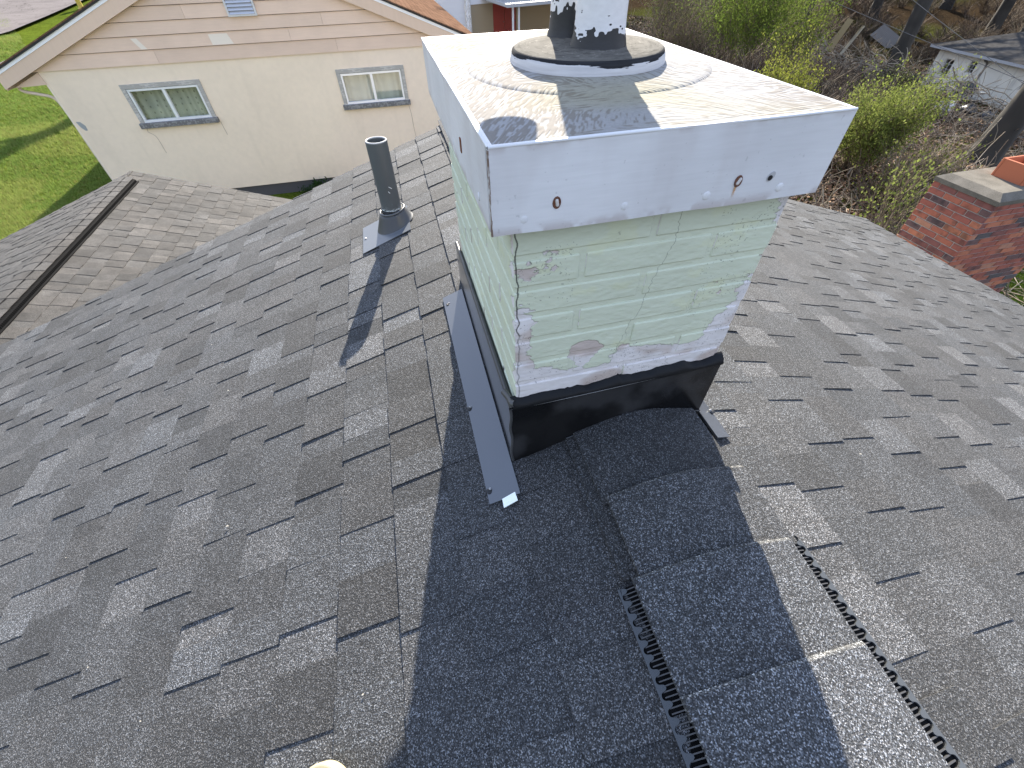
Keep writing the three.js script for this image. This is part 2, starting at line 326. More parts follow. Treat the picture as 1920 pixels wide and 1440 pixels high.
  // vent of the wing roof
  const v2 = thing('ridge_vent', 'long black ridge vent with grey cap shingles along the lower brownish roof at the left', 'roof vent');
  const m2 = wingMat;
  for (let k = 0; k < 23; k++) {
    const zA = -2.98 - k * 0.143;
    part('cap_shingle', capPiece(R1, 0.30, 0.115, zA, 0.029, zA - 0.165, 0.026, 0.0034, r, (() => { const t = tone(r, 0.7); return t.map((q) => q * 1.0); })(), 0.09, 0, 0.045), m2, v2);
  }
  const g1 = [], fl = [];
  for (let k = 0; k < 160; k++) { const z = -2.98 - k * 0.0205; fl.push(hexa([roofPt(R1, 1, 0.1, 0.036, z), roofPt(R1, 1, 0.128, 0.032, z), roofPt(R1, 1, 0.142, 0.008, z), roofPt(R1, 1, 0.1, 0.008, z)], [roofPt(R1, 1, 0.1, 0.036, z - 0.006), roofPt(R1, 1, 0.128, 0.032, z - 0.006), roofPt(R1, 1, 0.142, 0.008, z - 0.006), roofPt(R1, 1, 0.1, 0.008, z - 0.006)])); }
  part('fin', mergeGeometries(fl), ventBlack, v2, 'stuff');
  part('vent_body', hexa([roofPt(R1, 1, 0.02, 0.035, -2.98), roofPt(R1, 1, 0.125, 0.032, -2.98), roofPt(R1, 1, 0.138, 0.008, -2.98), roofPt(R1, 1, 0.02, 0.008, -2.98)], [roofPt(R1, 1, 0.02, 0.035, -6.25), roofPt(R1, 1, 0.125, 0.032, -6.25), roofPt(R1, 1, 0.138, 0.008, -6.25), roofPt(R1, 1, 0.02, 0.008, -6.25)]), ventBlack, v2);
  part('flange', hexa([roofPt(R1, 1, 0.138, 0.013, -2.98), roofPt(R1, 1, 0.152, 0.012, -2.98), roofPt(R1, 1, 0.152, 0.007, -2.98), roofPt(R1, 1, 0.138, 0.007, -2.98)], [roofPt(R1, 1, 0.138, 0.013, -6.27), roofPt(R1, 1, 0.152, 0.012, -6.27), roofPt(R1, 1, 0.152, 0.007, -6.27), roofPt(R1, 1, 0.138, 0.007, -6.27)]), ventBlack, v2);
}

// ------------------------------------------------------------------ chimney
{
  const X0 = 0.126, X1 = 0.572, ZF = -0.53, ZB = -1.265, Y0 = 4.0, Y1 = 4.73;
  const ch = thing('chimney', 'pale green painted brick chimney with wide white cap and black base flashing', 'chimney');
  // paint of the brickwork: u 0..0.35 is the front, 0.4..1 the left side, in units of 1.28 m; v in units of 0.64 m from y = 4.2
  const peels = new Float32Array(2048 * 1024);
  const paint = tex(2048, 1024, (u, v, px, py) => {
    const X = u * 1.28, Y = v * 0.64, front = X < 0.48, x = front ? X : X - 0.512, w = front ? 0.446 : 0.735;
    const n1 = fbm(u, v, 24, 5, 201), n2 = fbm(u, v, 60, 4, 202), n3 = fbm(u, v, 10, 3, 203), n5 = fbm(u, v, 150, 3, 204);
    let peel = 0;
    const yy = Y; // metres above 4.2
    if (front) {
      peel += 0.75 * sstep(0.055, 0.0, x + 0.05 * (n1 - 0.5)) * sstep(0.41, 0.36, yy) ;
      peel += 0.85 * sstep(0.255, 0.205, yy - 0.08 * x + 0.11 * (n3 - 0.45));
      peel += 0.8 * sstep(0.36, 0.44, x + 0.06 * (n1 - 0.5)) * sstep(0.42, 0.3, yy + 0.1 * n3);
      peel += 0.4 * sstep(0.4, 0.45, x);
      peel += 0.7 * sstep(0.05, 0.02, Math.hypot(x - 0.135, (yy - 0.265) * 1.1));
      peel += 0.25 * sstep(0.12, 0.03, x) * sstep(0.3, 0.45, yy);
    } else {
      peel += 0.35 * sstep(0.03, 0.0, x) + 0.3 * sstep(0.16, 0.1, yy);
    }
    const m = n1 * 0.8 + n2 * 0.5 + 0.22 * n5 + peel - 1.15;
    const peeled = peels[py * 2048 + px] = sstep(0, 0.012, m), rim = Math.exp(-Math.pow(m / 0.011, 2));
    const pn = vn(u * 500, v * 250, 4096, 215) * 0.6 + vn(u * 1100, v * 420, 4096, 216) * 0.4, pits = front && pn > 0.77 && n1 > 0.5 && (x < 0.1 || x > 0.33 || yy < 0.26) ? 0.5 : 0;
    let g = [0.545, 0.585, 0.455].map((c) => c * (0.9 + 0.2 * n3));
    const yellow = sstep(0.58, 0.72, n1) * 0.12; g = [g[0] * (1 + 0.18 * yellow), g[1] * (1 + 0.08 * yellow), g[2] * (1 - 0.5 * yellow)];
    const tanP = sstep(0.42, 0.62, fbm(u, v, 14, 3, 205)) * (front ? 1 : 0.5);
    const wht = [lerp(0.64, 0.47, tanP), lerp(0.61, 0.4, tanP), lerp(0.6, 0.36, tanP)].map((c) => c * (0.86 + 0.25 * n2));
    let c = g.map((q, i) => lerp(q, wht[i], peeled)); c = c.map((q) => q * (1 - 0.33 * rim) * (1 - pits));
    // hairline crack from under the cap to the middle, and the split along the corner
    if (front) {
      const t = clamp((0.475 - yy) / 0.25), cx = lerp(0.262, 0.195, t) + 0.004 * (vn(Y * 220, 3, 4096, 207) - 0.5) + 0.006 * (vn(Y * 30, 5, 4096, 208) - 0.5);
      if (yy > 0.235 && Math.abs(x - cx) < 0.0005) c = c.map((q) => q * 0.5);
      const ex = 0.006 + 0.006 * (vn(Y * 70, 9, 4096, 209) - 0.5);
      const d = Math.abs(x - ex); if (d < 0.0012) c = c.map((q) => q * (yy > 0.33 ? 0.2 : 0.5));
    }
    const factor = 1 - 0.25 * sstep(0.46, 0.54, yy) * (0.5 + n3); c = c.map((q) => q * factor);  // brickwork darker towards the top, varied by noise
    return c;
  }, { clampEdge: true });
  const paintBump = tex(2048, 1024, (u, v, px, py) => 0.5 - 0.28 * peels[py * 2048 + px] + 0.35 * (fbm(u, v, 24, 4, 201) - 0.5) + 0.25 * (fbm(u, v, 90, 2, 210) - 0.5), { data: true });
  const brickMat = new THREE.MeshStandardMaterial({ map: paint, bumpMap: paintBump, bumpScale: 0.0042, roughness: 0.72 });
  const uvOf = (face) => (x, y, z) => (face === 0 ? [(x - X0) / 1.28, (y - 4.2) / 0.64] : [0.4 + clamp(ZF - z, 0, 0.75) / 1.28, (y - 4.2) / 0.64]);
  function faceUv(g) {
    if (g.index) g = g.toNonIndexed(); const p = g.attributes.position, n = g.attributes.normal, uv = [];
    for (let i = 0; i < p.count; i += 3) {
      const nx = Math.abs(n.getX(i) + n.getX(i + 1) + n.getX(i + 2)), nz = Math.abs(n.getZ(i) + n.getZ(i + 1) + n.getZ(i + 2));
      for (let k = 0; k < 3; k++) uv.push(...uvOf(nx > nz ? 1 : 0)(p.getX(i + k), p.getY(i + k), p.getZ(i + k)));
    }
    g.setAttribute('uv', new THREE.Float32BufferAttribute(uv, 2)); return g;
  }
  const rec = 0.0022;
  const stack = part('stack', faceUv(box(X0 + rec, X1 - rec, Y0, Y1, ZB + rec, ZF - rec)), brickMat, ch);
  // bricks: courses about 54 mm high, half-lapped, thickly painted over
  const r = rng(5), cY = 4.408, cH = 0.0535, jt = 0.0095;
  function face(len, put) {
    for (let k = -5; k < 6; k++) {
      const y0 = cY + k * cH + jt / 2, y1 = Math.min(cY + (k + 1) * cH - jt / 2, Y1 - 0.002); if (y1 < y0 + 0.01) continue;
      const L = 0.2215, off = k % 2 ? 0 : L / 2;
      for (let a = -off; a < len - 0.004; a += L) { const a0 = Math.max(a + jt / 2, 0), a1 = Math.min(a + L - jt / 2, len); if (a1 - a0 > 0.012) put(a0 < 0.006 ? 0 : a0, a1 > len - 0.006 ? len : a1, y0, y1, (r() - 0.5) * 0.0012); }
    }
  }
  const bev = 0.0034, T = 0.009;
  face(X1 - X0, (a, b, y0, y1, d) => part('brick', faceUv(rbox(X0 + a, X0 + b, y0, y1, ZF - T, ZF + d + 0.0004, bev)), brickMat, stack));
  face(ZF - ZB, (a, b, y0, y1, d) => part('brick', faceUv(rbox(X0 - d - 0.0004, X0 + T, y0, y1, ZF - b + 0.0006, ZF - a - (a === 0 ? 0.002 : 0), bev)), brickMat, stack));
  face(ZF - ZB, (a, b, y0, y1, d) => part('brick', faceUv(rbox(X1 - T, X1 + d + 0.0004, y0, y1, ZF - b + 0.0006, ZF - a - (a === 0 ? 0.002 : 0), bev)), brickMat, stack));
  face(X1 - X0, (a, b, y0, y1, d) => part('brick', faceUv(rbox(X0 + a + 0.001, X0 + b - 0.001, y0, y1, ZB - d - 0.0004, ZB + T, bev)), brickMat, stack));

  // cap
  // trowel and brush strokes: three directions, each ruling its own patches
  const strokes = (u, v, sd) => {
    const wx = 0.05 * (fbm(u, v, 6, 3, 301) - 0.5), wy = 0.05 * (fbm(u, v, 6, 3, 302) - 0.5), U = u + wx, W = v + wy, m = fbm(u, v, 7, 2, 310);
    const d1 = vn(U * 60, W * 420, 4096, sd), d2 = vn((U * 0.6 + W * 0.8) * 64 + 900, (W * 0.6 - U * 0.8) * 420 + 900, 4096, sd + 1), d3 = vn((U * 0.5 - W * 0.87) * 64 + 900, (W * 0.5 + U * 0.87) * 420 + 900, 4096, sd + 2);
    const a = sstep(0.38, 0.46, m), c = sstep(0.54, 0.62, m); return lerp(lerp(d2, d1, a), d3, c);
  };
  const capTex = tex(1024, 1024, (u, v) => {
    // brushed white coating worn to grey-brown; 1 m per repeat
    const st = 0.62 * strokes(u, v, 304) + 0.38 * strokes(u * 0.999, v * 0.997, 340), big = fbm(u, v, 5, 4, 306), fine = vn(u * 420, v * 420, 4096, 307);
    const worn = sstep(0.545, 0.72, st + 0.75 * (big - 0.5) + 0.12 * (fine - 0.5));
    const yel = sstep(0.4, 0.7, fbm(u, v, 3, 3, 308));
    const base = [0.28, lerp(0.275, 0.26, yel * 0.8), lerp(0.272, 0.2, yel)].map((c) => c * (0.88 + 0.18 * big) * (0.93 + 0.14 * fine));
    return base.map((c, i) => lerp(c, [0.13, 0.105, 0.075][i], worn * 0.55));
  });
  const capBump = tex(1024, 1024, (u, v) => 0.7 * strokes(u, v, 304) + 0.3 * fbm(u, v, 12, 3, 309), { data: true });
  const sideTex = tex(1024, 1024, (u, v) => {
    // fascia paint, brushed along its length; v runs with height (1 m per repeat), edges grubby
    const br = vn(u * 24, v * 420, 4096, 321) * 0.6 + vn(u * 60, v * 800, 4096, 322) * 0.4, big = fbm(u, v, 6, 4, 323), n = fbm(u, v, 40, 3, 324);
    const spk = vn(u * 260, v * 260, 4096, 327) > 0.93 && n > 0.5 ? 0.8 : 1, mot = fbm(u, v, 14, 4, 328); let k = 0.70 * (0.91 + 0.09 * br) * (0.86 + 0.17 * big + 0.09 * (mot - 0.5)) * spk; let c = [k * 0.985, k * 0.99, k * 1.015];
    const yy = v; const edge = sstep(0.012, 0.0, Math.abs(yy - 0.835)) * sstep(0.4, 0.65, n) * 0.4 + sstep(0.016, 0, Math.abs(yy - 0.725)) * sstep(0.42, 0.65, n) * 0.5 + 0.16 * sstep(0.5, 0.75, fbm(u, v * 0.25, 18, 4, 329));
    c = c.map((q, i) => lerp(q, [0.33, 0.27, 0.25][i], edge)); return c;
  });
  const capMat = new THREE.MeshPhysicalMaterial({ map: capTex, bumpMap: capBump, bumpScale: 0.0022, roughness: 0.85, specularIntensity: 0.1 });
  const sideMat = new THREE.MeshStandardMaterial({ map: sideTex, roughness: 0.42, bumpMap: sideTex, bumpScale: 0.0006 });
  const cx0 = 0.096, cx1 = 0.594, cz0 = -1.302, cz1 = -0.515, cyT = 4.835, cyB = 4.7245;
  const cap = part('cap', muv(rbox(cx0 + 0.004, cx1 - 0.004, cyB + 0.016, cyT, cz0 + 0.004, cz1 - 0.004, 0.002, 2)), capMat, ch);
  // fascia boards round the cap, a hair proud of the slab and not quite true
  const fas = (x0, x1, z0, z1) => { // sheet boards, a little rippled, their lower edge not quite straight
    const w = x1 - x0, l = z1 - z0, H = cyT - 0.0004 - cyB, g = new THREE.BoxGeometry(w, H, l, Math.ceil(w / 0.012), 9, Math.ceil(l / 0.012)).translate((x0 + x1) / 2, (cyB + cyT) / 2, (z0 + z1) / 2), p = g.attributes.position;
    const front = z0 > -0.7, left = x1 < 0.2;
    for (let i = 0; i < p.count; i++) {
      const x = p.getX(i), y = p.getY(i), z = p.getZ(i), a = (x - z) * 9 + 50, n = vn(a, y * 14, 4096, 331) - 0.5, low = sstep(0.03, 0, y - cyB);
      p.setY(i, y + low * 0.0022 * (vn(a * 1.4, 3, 4096, 332) - 0.5));
      if (front && z > z1 - 0.004) p.setZ(i, z + 0.0016 * n); if (left && x < x0 + 0.004) p.setX(i, x + 0.0016 * n);
    }
    g.computeVertexNormals(); part('fascia', muv(g, 1, 0, -4), sideMat, cap);
  };
  fas(cx0 - 0.001, cx1 + 0.001, cz1 - 0.012, cz1 + 0.002); fas(cx0 - 0.001, cx1 + 0.001, cz0 - 0.002, cz0 + 0.012);
  fas(cx0 - 0.002, cx0 + 0.012, cz0 + 0.0125, cz1 - 0.0125); fas(cx1 - 0.012, cx1 + 0.002, cz0 + 0.0125, cz1 - 0.0125);
  const bead = mat(0.62, 0.62, 0.62, 0.5);  // thin tubes added so the top edge carries a bright highlight line
  part('highlight_bead', tube([[cx0 - 0.0006, cyT - 0.0015, cz1 + 0.0006], [0.25, cyT - 0.0012, cz1 + 0.0012], [0.42, cyT - 0.0018, cz1 + 0.0008], [cx1 + 0.0006, cyT - 0.0014, cz1 + 0.0006]], 0.0019, 40, 7), bead, cap);
  part('highlight_bead', tube([[cx0 - 0.0006, cyT - 0.0015, cz1 + 0.0006], [cx0 - 0.0008, cyT - 0.0012, -0.8], [cx0 - 0.0006, cyT - 0.0015, cz0]], 0.0019, 40, 7), bead, cap);
  part('corner_seam', tube([[cx0 - 0.0012, cyT - 0.004, cz1 + 0.0006], [cx0 - 0.0016, 4.79, cz1 + 0.0012], [cx0 - 0.001, 4.76, cz1 + 0.0006], [cx0 - 0.0014, cyB + 0.001, cz1 + 0.0008]], 0.0017, 30, 6), new THREE.MeshStandardMaterial({ roughness: 0.9, map: tex(64, 256, (u, v) => { const n = fbm(u, v, 16, 4, 341); return n > 0.52 ? [0.5, 0.49, 0.48] : [0.16, 0.11, 0.08]; }) }), cap);
  const zf = cz1 + 0.002, paintW = mat(0.64, 0.645, 0.66, 0.5), rust = mat(0.16, 0.06, 0.03, 0.9), dark = mat(0.012, 0.01, 0.01, 0.9);
  const dome = () => new THREE.SphereGeometry(0.0062, 14, 6, 0, Math.PI * 2, 0, Math.PI / 2).scale(1, 0.28, 1).rotateX(Math.PI / 2);
  for (const [x, y] of [[0.138, 4.744], [0.28, 4.744], [0.405, 4.743], [0.524, 4.741]]) part('bolt_head', dome().translate(x, y, zf - 0.0003), paintW, cap);
  for (const [z, y] of [[-0.6, 4.744], [-0.85, 4.742], [-1.1, 4.745]]) part('bolt_head', dome().rotateY(-Math.PI / 2).translate(cx0 - 0.0017, y, z), paintW, cap);
  // rusted anchors: ring in an oval recess
  for (const [x, y, rr] of [[0.182, 4.761, 0.2], [0.449, 4.758, -0.45]]) {
    part('rust_hole', new THREE.CylinderGeometry(0.0068, 0.0068, 0.0012, 18).rotateX(Math.PI / 2).scale(0.8, 1.12, 1).translate(x, y, zf + 0.0002), rust, cap);
    part('anchor_pin', new THREE.CapsuleGeometry(0.0024, 0.006, 3, 8).rotateZ(rr).translate(x + 0.0004, y, zf + 0.001), mat(0.55, 0.52, 0.5, 0.6), cap);
    part('rust_ring', new THREE.TorusGeometry(0.0062, 0.0012, 6, 20).scale(0.8, 1.12, 1).translate(x, y, zf + 0.0006), mat(0.12, 0.05, 0.03, 0.8), cap);
  }
  part('rust_stain', new THREE.PlaneGeometry(0.006, 0.02).translate(0.4475, 4.742, zf + 0.0006), new THREE.MeshStandardMaterial({ roughness: 0.6, transparent: true, color: new THREE.Color().setRGB(0.55, 0.3, 0.12), alphaMap: tex(32, 64, (u, v) => sstep(0.5, 0.1, Math.abs(u - 0.5)) * sstep(0, 0.9, v) * 0.75, { data: true }) }), cap);
  part('bolt_hole', new THREE.CylinderGeometry(0.0036, 0.0036, 0.001, 14).rotateX(Math.PI / 2).translate(0.5, 4.757, zf + 0.0008), dark, cap);
  part('hole_rim', new THREE.CylinderGeometry(0.0062, 0.0062, 0.0008, 16).rotateX(Math.PI / 2).scale(0.8, 1.15, 1).rotateZ(-0.5).translate(0.5015, 4.7585, zf + 0.0002), mat(0.4, 0.4, 0.41, 0.7), cap);
  part('side_slot', rbox(cx0 - 0.0034, cx0, 4.756, 4.778, -0.752, -0.742, 0.001), rust, cap);
  // collar disc on the cap
  const DX = 0.354, DZ = -0.883;
  const lathe = (prof, seg = 96) => new THREE.LatheGeometry(prof.map((p) => new THREE.Vector2(...p)), seg);
  const wob = (g, amp, seed) => { const p = g.attributes.position; for (let i = 0; i < p.count; i++) { const a = Math.atan2(p.getZ(i), p.getX(i)), k = 1 + amp * (vn((a + 4) * 3.2, 1, 4096, seed) - 0.5); p.setX(i, p.getX(i) * k); p.setZ(i, p.getZ(i) * k); } g.computeVertexNormals(); return g; };
  part('collar_bed', wob(lathe([[0.217, 0], [0.213, 0.0024], [0.205, 0.0034], [0.16, 0.005], [0.15, 0.0075], [0.137, 0.0085]]), 0.012, 401).translate(DX, cyT - 0.0003, DZ), capMat, ch).geometry = muv(ch.children[ch.children.length - 1].geometry);
  const discTex = tex(1024, 256, (u, v) => {
    const n = fbm(u, v, 20, 4, 411), e = fbm(u, v * 0.25, 12, 4, 412), m = fbm(u, v, 48, 3, 413);
    if (v > 0.5) { // top face: weathered grey mortar with pale webbing
      const crackle = Math.abs(fbm(u, v, 14, 4, 414) - 0.5) < 0.012 ? 0.12 : 0; const k = 0.07 + 0.08 * n + crackle * 0.5 - 0.03 * (m > 0.62); return [k * 1.05, k * 0.98, k * 0.86];
    }
    const line = 0.33 + 0.34 * (e - 0.5) + 0.12 * (m - 0.5);
    if (v > line) return [0.026, 0.027, 0.03].map((c) => c * (0.7 + 0.8 * n));
    const k = 0.56 * (0.75 + 0.35 * n); return [k, k * 0.99, k * 0.99];
  });
  part('collar', wob(lathe([[0.1385, 0.0], [0.1375, 0.007], [0.136, 0.0145], [0.1335, 0.021], [0.128, 0.0245], [0.1, 0.026], [0.06, 0.0268], [0.012, 0.027]]), 0.02, 402).translate(DX, cyT + 0.004, DZ), new THREE.MeshPhysicalMaterial({ map: discTex, roughness: 0.9, specularIntensity: 0.1, bumpMap: discTex, bumpScale: 0.002 }), ch);
  // flues
  function flueTex(seed, h0, amp, H) {
    return tex(1024, 1024, (u, v) => {
      const y = v * H, e = h0 + amp * (fbm(u, 0.3, 6, 5, seed) - 0.5) + amp * 0.35 * (vn(u * 40, v * 30, 40, seed + 1) - 0.5), n = fbm(u, v, 30, 4, seed + 2);
      const chip = fbm(u, v, 18, 4, seed + 3) > 0.8 && y < h0 + amp * 0.9;
      if (y < e || chip) return [0.012, 0.0125, 0.014].map((c) => c * (0.7 + 0.8 * n));
      const k = 0.68 * (0.9 + 0.14 * n); return [k, k, k * 1.01];
    });
  }
  const yb = cyT + 0.03;
  const fm = (t) => new THREE.MeshStandardMaterial({ map: t, roughness: 0.5, bumpMap: t, bumpScale: 0.0015, side: THREE.DoubleSide });
  const F1 = thing('flue_pipe', 'wide white flue pipe with ragged black tar at its foot, nearest on the chimney cap', 'flue pipe', [0.3645, yb, -0.862]);
  const l1 = [[0.0485, 0.0], [0.0465, 0.008], [0.0438, 0.02], [0.0426, 0.035], [0.0422, 0.05], [0.042, 0.07], [0.042, 0.09], [0.042, 0.1025]];
  part('collar_sleeve', lathe(l1, 64), fm(flueTex(431, 0.3, 0.55, 1)), F1);
  part('pipe', new THREE.CylinderGeometry(0.0395, 0.0395, 0.62, 48, 1, true).translate(0, 0.4, 0), mat(0.68, 0.68, 0.69, 0.5, { side: THREE.DoubleSide }), F1);
  part('sleeve_lip', new THREE.TorusGeometry(0.0408, 0.0015, 6, 48).rotateX(Math.PI / 2).translate(0, 0.1025, 0), mat(0.45, 0.45, 0.46, 0.6), F1);
  part('rain_cap', lathe([[0.07, 0.74], [0.072, 0.742], [0.0, 0.79]], 40), mat(0.6, 0.6, 0.6, 0.4, { side: THREE.DoubleSide }), F1);
  const F2 = thing('flue_pipe', 'thinner white flue pipe with tall black tar foot, half hidden behind the wide one', 'flue pipe', [0.353, yb, -0.985]);
  part('pipe', lathe([[0.0415, 0.0], [0.038, 0.012], [0.0365, 0.03], [0.0355, 0.06], [0.0355, 0.1], [0.0355, 0.16], [0.0355, 0.22], [0.0355, 0.27]], 56), fm(flueTex(451, 0.3, 0.35, 1)), F2);
  part('elbow', new THREE.TubeGeometry(new THREE.CatmullRomCurve3([V(0, 0.262, 0), V(0, 0.31, 0), V(-0.018, 0.352, 0), V(-0.055, 0.37, 0), V(-0.092, 0.352, 0), V(-0.11, 0.31, 0), V(-0.11, 0.19, 0)]), 48, 0.037, 24), mat(0.68, 0.68, 0.69, 0.5, { side: THREE.DoubleSide }), F2);

  // base flashing
  const tin = new THREE.MeshPhysicalMaterial({ color: new THREE.Color().setRGB(1, 1, 1), roughness: 1, specularIntensity: 0.45, map: tex(512, 512, (u, v) => { const d = sstep(0.55, 0.8, fbm(u, v, 9, 5, 472)), k = 0.006 + 0.022 * d; return [k, k, k * 1.05]; }), roughnessMap: tex(512, 512, (u, v) => 0.22 + 0.5 * sstep(0.4, 0.75, fbm(u, v, 7, 5, 473)), { data: true }), bumpMap: tex(256, 256, (u, v) => fbm(u, v, 3, 4, 474), { data: true }), bumpScale: 0.006 });
  const tinGloss = new THREE.MeshPhysicalMaterial({ color: new THREE.Color().setRGB(0.085, 0.092, 0.105), roughness: 0.3, metalness: 0.55, clearcoat: 0.8, clearcoatRoughness: 0.2, bumpMap: tex(256, 256, (u, v) => fbm(u, v, 5, 3, 471), { data: true }), bumpScale: 0.004 });
  const FX0 = 0.113, FX1 = 0.579, FZ = -0.517, FT = 4.357;
  // front plate with a bottom edge that rides over the ridge caps
  {
    const sh = new THREE.Shape(), yBot = (x) => YR - Math.sqrt((x - XR) ** 2 + 0.004) / 3 + 0.028; sh.moveTo(FX0, FT - 0.004); sh.lineTo(FX1, FT + 0.008);
    sh.lineTo(FX1, yBot(FX1) - 0.006); for (let i = 1; i <= 20; i++) { const x = lerp(FX1, FX0, i / 20); sh.lineTo(x, yBot(x) - 0.006 - (i > 10 ? 0.012 * (i - 10) / 10 : 0)); } sh.closePath();
    part('front_flashing', new THREE.ExtrudeGeometry(sh, { depth: 0.0025, bevelEnabled: true, bevelSize: 0.0008, bevelThickness: 0.0008, bevelSegments: 1 }).translate(0, 0, FZ - 0.0025), tin, ch);
    const lip = []; for (let i = 0; i <= 16; i++) { const x = lerp(0.24, FX1, i / 16); lip.push([x, yBot(x) - 0.003, FZ + 0.003 + 0.004 * Math.sin(i / 16 * Math.PI)]); }
    part('flashing_lip', tube(lip, 0.0022, 40, 6), new THREE.MeshStandardMaterial({ color: new THREE.Color().setRGB(0.02, 0.022, 0.025), roughness: 0.25 }), ch);
    // hem in paler grey, the top edge highlight put into its colour
    part('top_hem', tube([[FX0 - 0.001, FT - 0.004, FZ + 0.0015], [lerp(FX0, FX1, 0.35), FT + 0.0, FZ + 0.003], [lerp(FX0, FX1, 0.7), FT + 0.0045, FZ + 0.002], [FX1, FT + 0.008, FZ + 0.0015]], 0.0011, 40, 6), new THREE.MeshStandardMaterial({ color: new THREE.Color().setRGB(0.16, 0.16, 0.16), roughness: 0.35 }), ch);
    // smeared sealant on top, ragged towards the brick
    const N = 90, pos = [], idx = [];
    for (let i = 0; i <= N; i++) {
      const t = i / N, x = lerp(FX0 + 0.002, FX1 + 0.002, t), y = FT - 0.004 + 0.012 * t, n = 0.012 + 0.022 * (fbm(t, 0.4, 10, 5, 461) - 0.45) + (t > 0.25 && t < 0.5 ? 0.004 : 0);
      const P = [[y - 0.004, FZ + 0.0018], [y + 0.003, FZ + 0.004], [y + 0.5 * n + 0.002, FZ - 0.001], [y + n, ZF + 0.003], [y + n + 0.001, ZF - 0.003]];
      for (const [yy, zz] of P) pos.push(x, yy, zz);
      if (i < N) for (let k = 0; k < 4; k++) { const a = i * 5 + k; idx.push(a, a + 5, a + 1, a + 1, a + 5, a + 6); }
    }
    const g = new THREE.BufferGeometry(); g.setAttribute('position', new THREE.Float32BufferAttribute(pos, 3)); g.setIndex(idx); g.computeVertexNormals();
    part('sealant_bead', g, new THREE.MeshPhysicalMaterial({ color: new THREE.Color().setRGB(0.006, 0.0065, 0.0075), roughness: 0.5, specularIntensity: 0.4, side: THREE.DoubleSide }), ch);
  }
  // side flashings standing up from the slope, and the pans lying on it
  for (const s of [-1, 1]) {
    const x = s < 0 ? FX0 : FX1, xo = (e) => (s < 0 ? x - e : x + e), yRoof = roofAt(x) + 0.008;
    const zA = FZ - 0.001, zB = -1.30, top = s < 0 ? 4.345 : 4.36;
    const sh = new THREE.Shape(); sh.moveTo(-zA, yRoof); sh.lineTo(-zA, top); for (let i = 1; i < 14; i++) sh.lineTo(lerp(-zA, -zB, i / 14), top - 0.045 * (i / 14) + 0.004 * Math.sin(i * 2.1) * (i % 3 === 0 ? 1 : 0.3)); sh.lineTo(-zB, top - 0.045); sh.lineTo(-zB, yRoof); sh.closePath();
    part('side_flashing', new THREE.ExtrudeGeometry(sh, { depth: 0.002, bevelEnabled: false }).rotateY(Math.PI / 2).translate(s < 0 ? x : x - 0.002, 0, 0), tinGloss, ch);
    const ridge = []; for (let i = 0; i <= 14; i++) { const t = i / 14; ridge.push([s < 0 ? x + 0.004 : x - 0.004, top - 0.045 * t + 0.004 + 0.003 * Math.sin(i * 3.1), lerp(zA, zB, t)]); }
    part('side_sealant', tube(ridge, 0.0062, 60, 7), new THREE.MeshStandardMaterial({ color: new THREE.Color().setRGB(0.035, 0.036, 0.038), roughness: 0.4 }), ch);
    // pan in two laps
    const dIn = Math.abs(x - XR) / CA - 0.001, dOut = s < 0 ? 0.376 : 0.232;
    const laps = s < 0 ? [[-0.432, -1.235, 0.0125, 0.0]] : [[-0.436, -0.9, 0.0115, 0], [-0.89, -1.25, 0.0145, -0.002]];
    laps.forEach(([za, zb, h, dd], q) => {
      const P = (d, hh, z) => roofPt(R0, s, d, hh, z);
      const a = [P(dIn, h + 0.003, za), P(dOut + dd, h, za - 0.004), P(dOut + dd, h - 0.0025, za - 0.004), P(dIn, h - 0.0025, za)], b = [P(dIn, h + 0.004, zb), P(dOut + dd, h + 0.002, zb), P(dOut + dd, h - 0.0015, zb), P(dIn, h - 0.002, zb)];
      part('roof_flange', s > 0 ? hexa(a, b) : hexa(b, a), tinGloss, ch);
    });
    const lead = mat(0.4, 0.4, 0.41, 0.35, { metalness: 0.6 });
    for (const [d, z] of s < 0 ? [[0.366, -0.47], [0.367, -0.72], [0.358, -1.19]] : [[0.226, -0.52], [0.226, -0.9]]) {
      const p = roofPt(R0, s, d, 0.0155, z), sc = part('screw', new THREE.CylinderGeometry(0.0028, 0.0034, 0.0022, 12).rotateZ(-s * Math.atan(1 / 3)).translate(p[0], p[1], p[2]), lead, ch);
      part('screw_head', new THREE.SphereGeometry(0.0019, 10, 6).translate(p[0] + s * 0.0008, p[1] + 0.002, p[2]), lead, sc);
      const bl = part('sealant_dab', new THREE.SphereGeometry(0.006, 10, 6).scale(1.3, 0.3, 1.1).translate(p[0] + s * 0.003, p[1] - 0.002, p[2] + 0.004), mat(0.012, 0.012, 0.013, 0.4), ch);
    }
  }
  // crumpled sealed corner at the front left
  part('corner_seal', mergeGeometries([tube([[0.1115, 4.356, -0.5165], [0.113, 4.33, -0.5155], [0.1105, 4.29, -0.517], [0.1135, 4.25, -0.5155], [0.111, 4.2, -0.5165], [0.114, 4.168, -0.5155]], 0.0032, 40, 7), tube([[0.109, 4.36, -0.56], [0.115, 4.364, -0.535], [0.1165, 4.366, -0.521], [0.121, 4.368, -0.517]], 0.0075, 20, 8)]), new THREE.MeshStandardMaterial({ color: new THREE.Color().setRGB(0.05, 0.05, 0.05), roughness: 0.3 }), ch);
  // small white strip stuck at the lower end of the left flange
  const lab = (d, h, z) => roofPt(R0, -1, d, h, z);
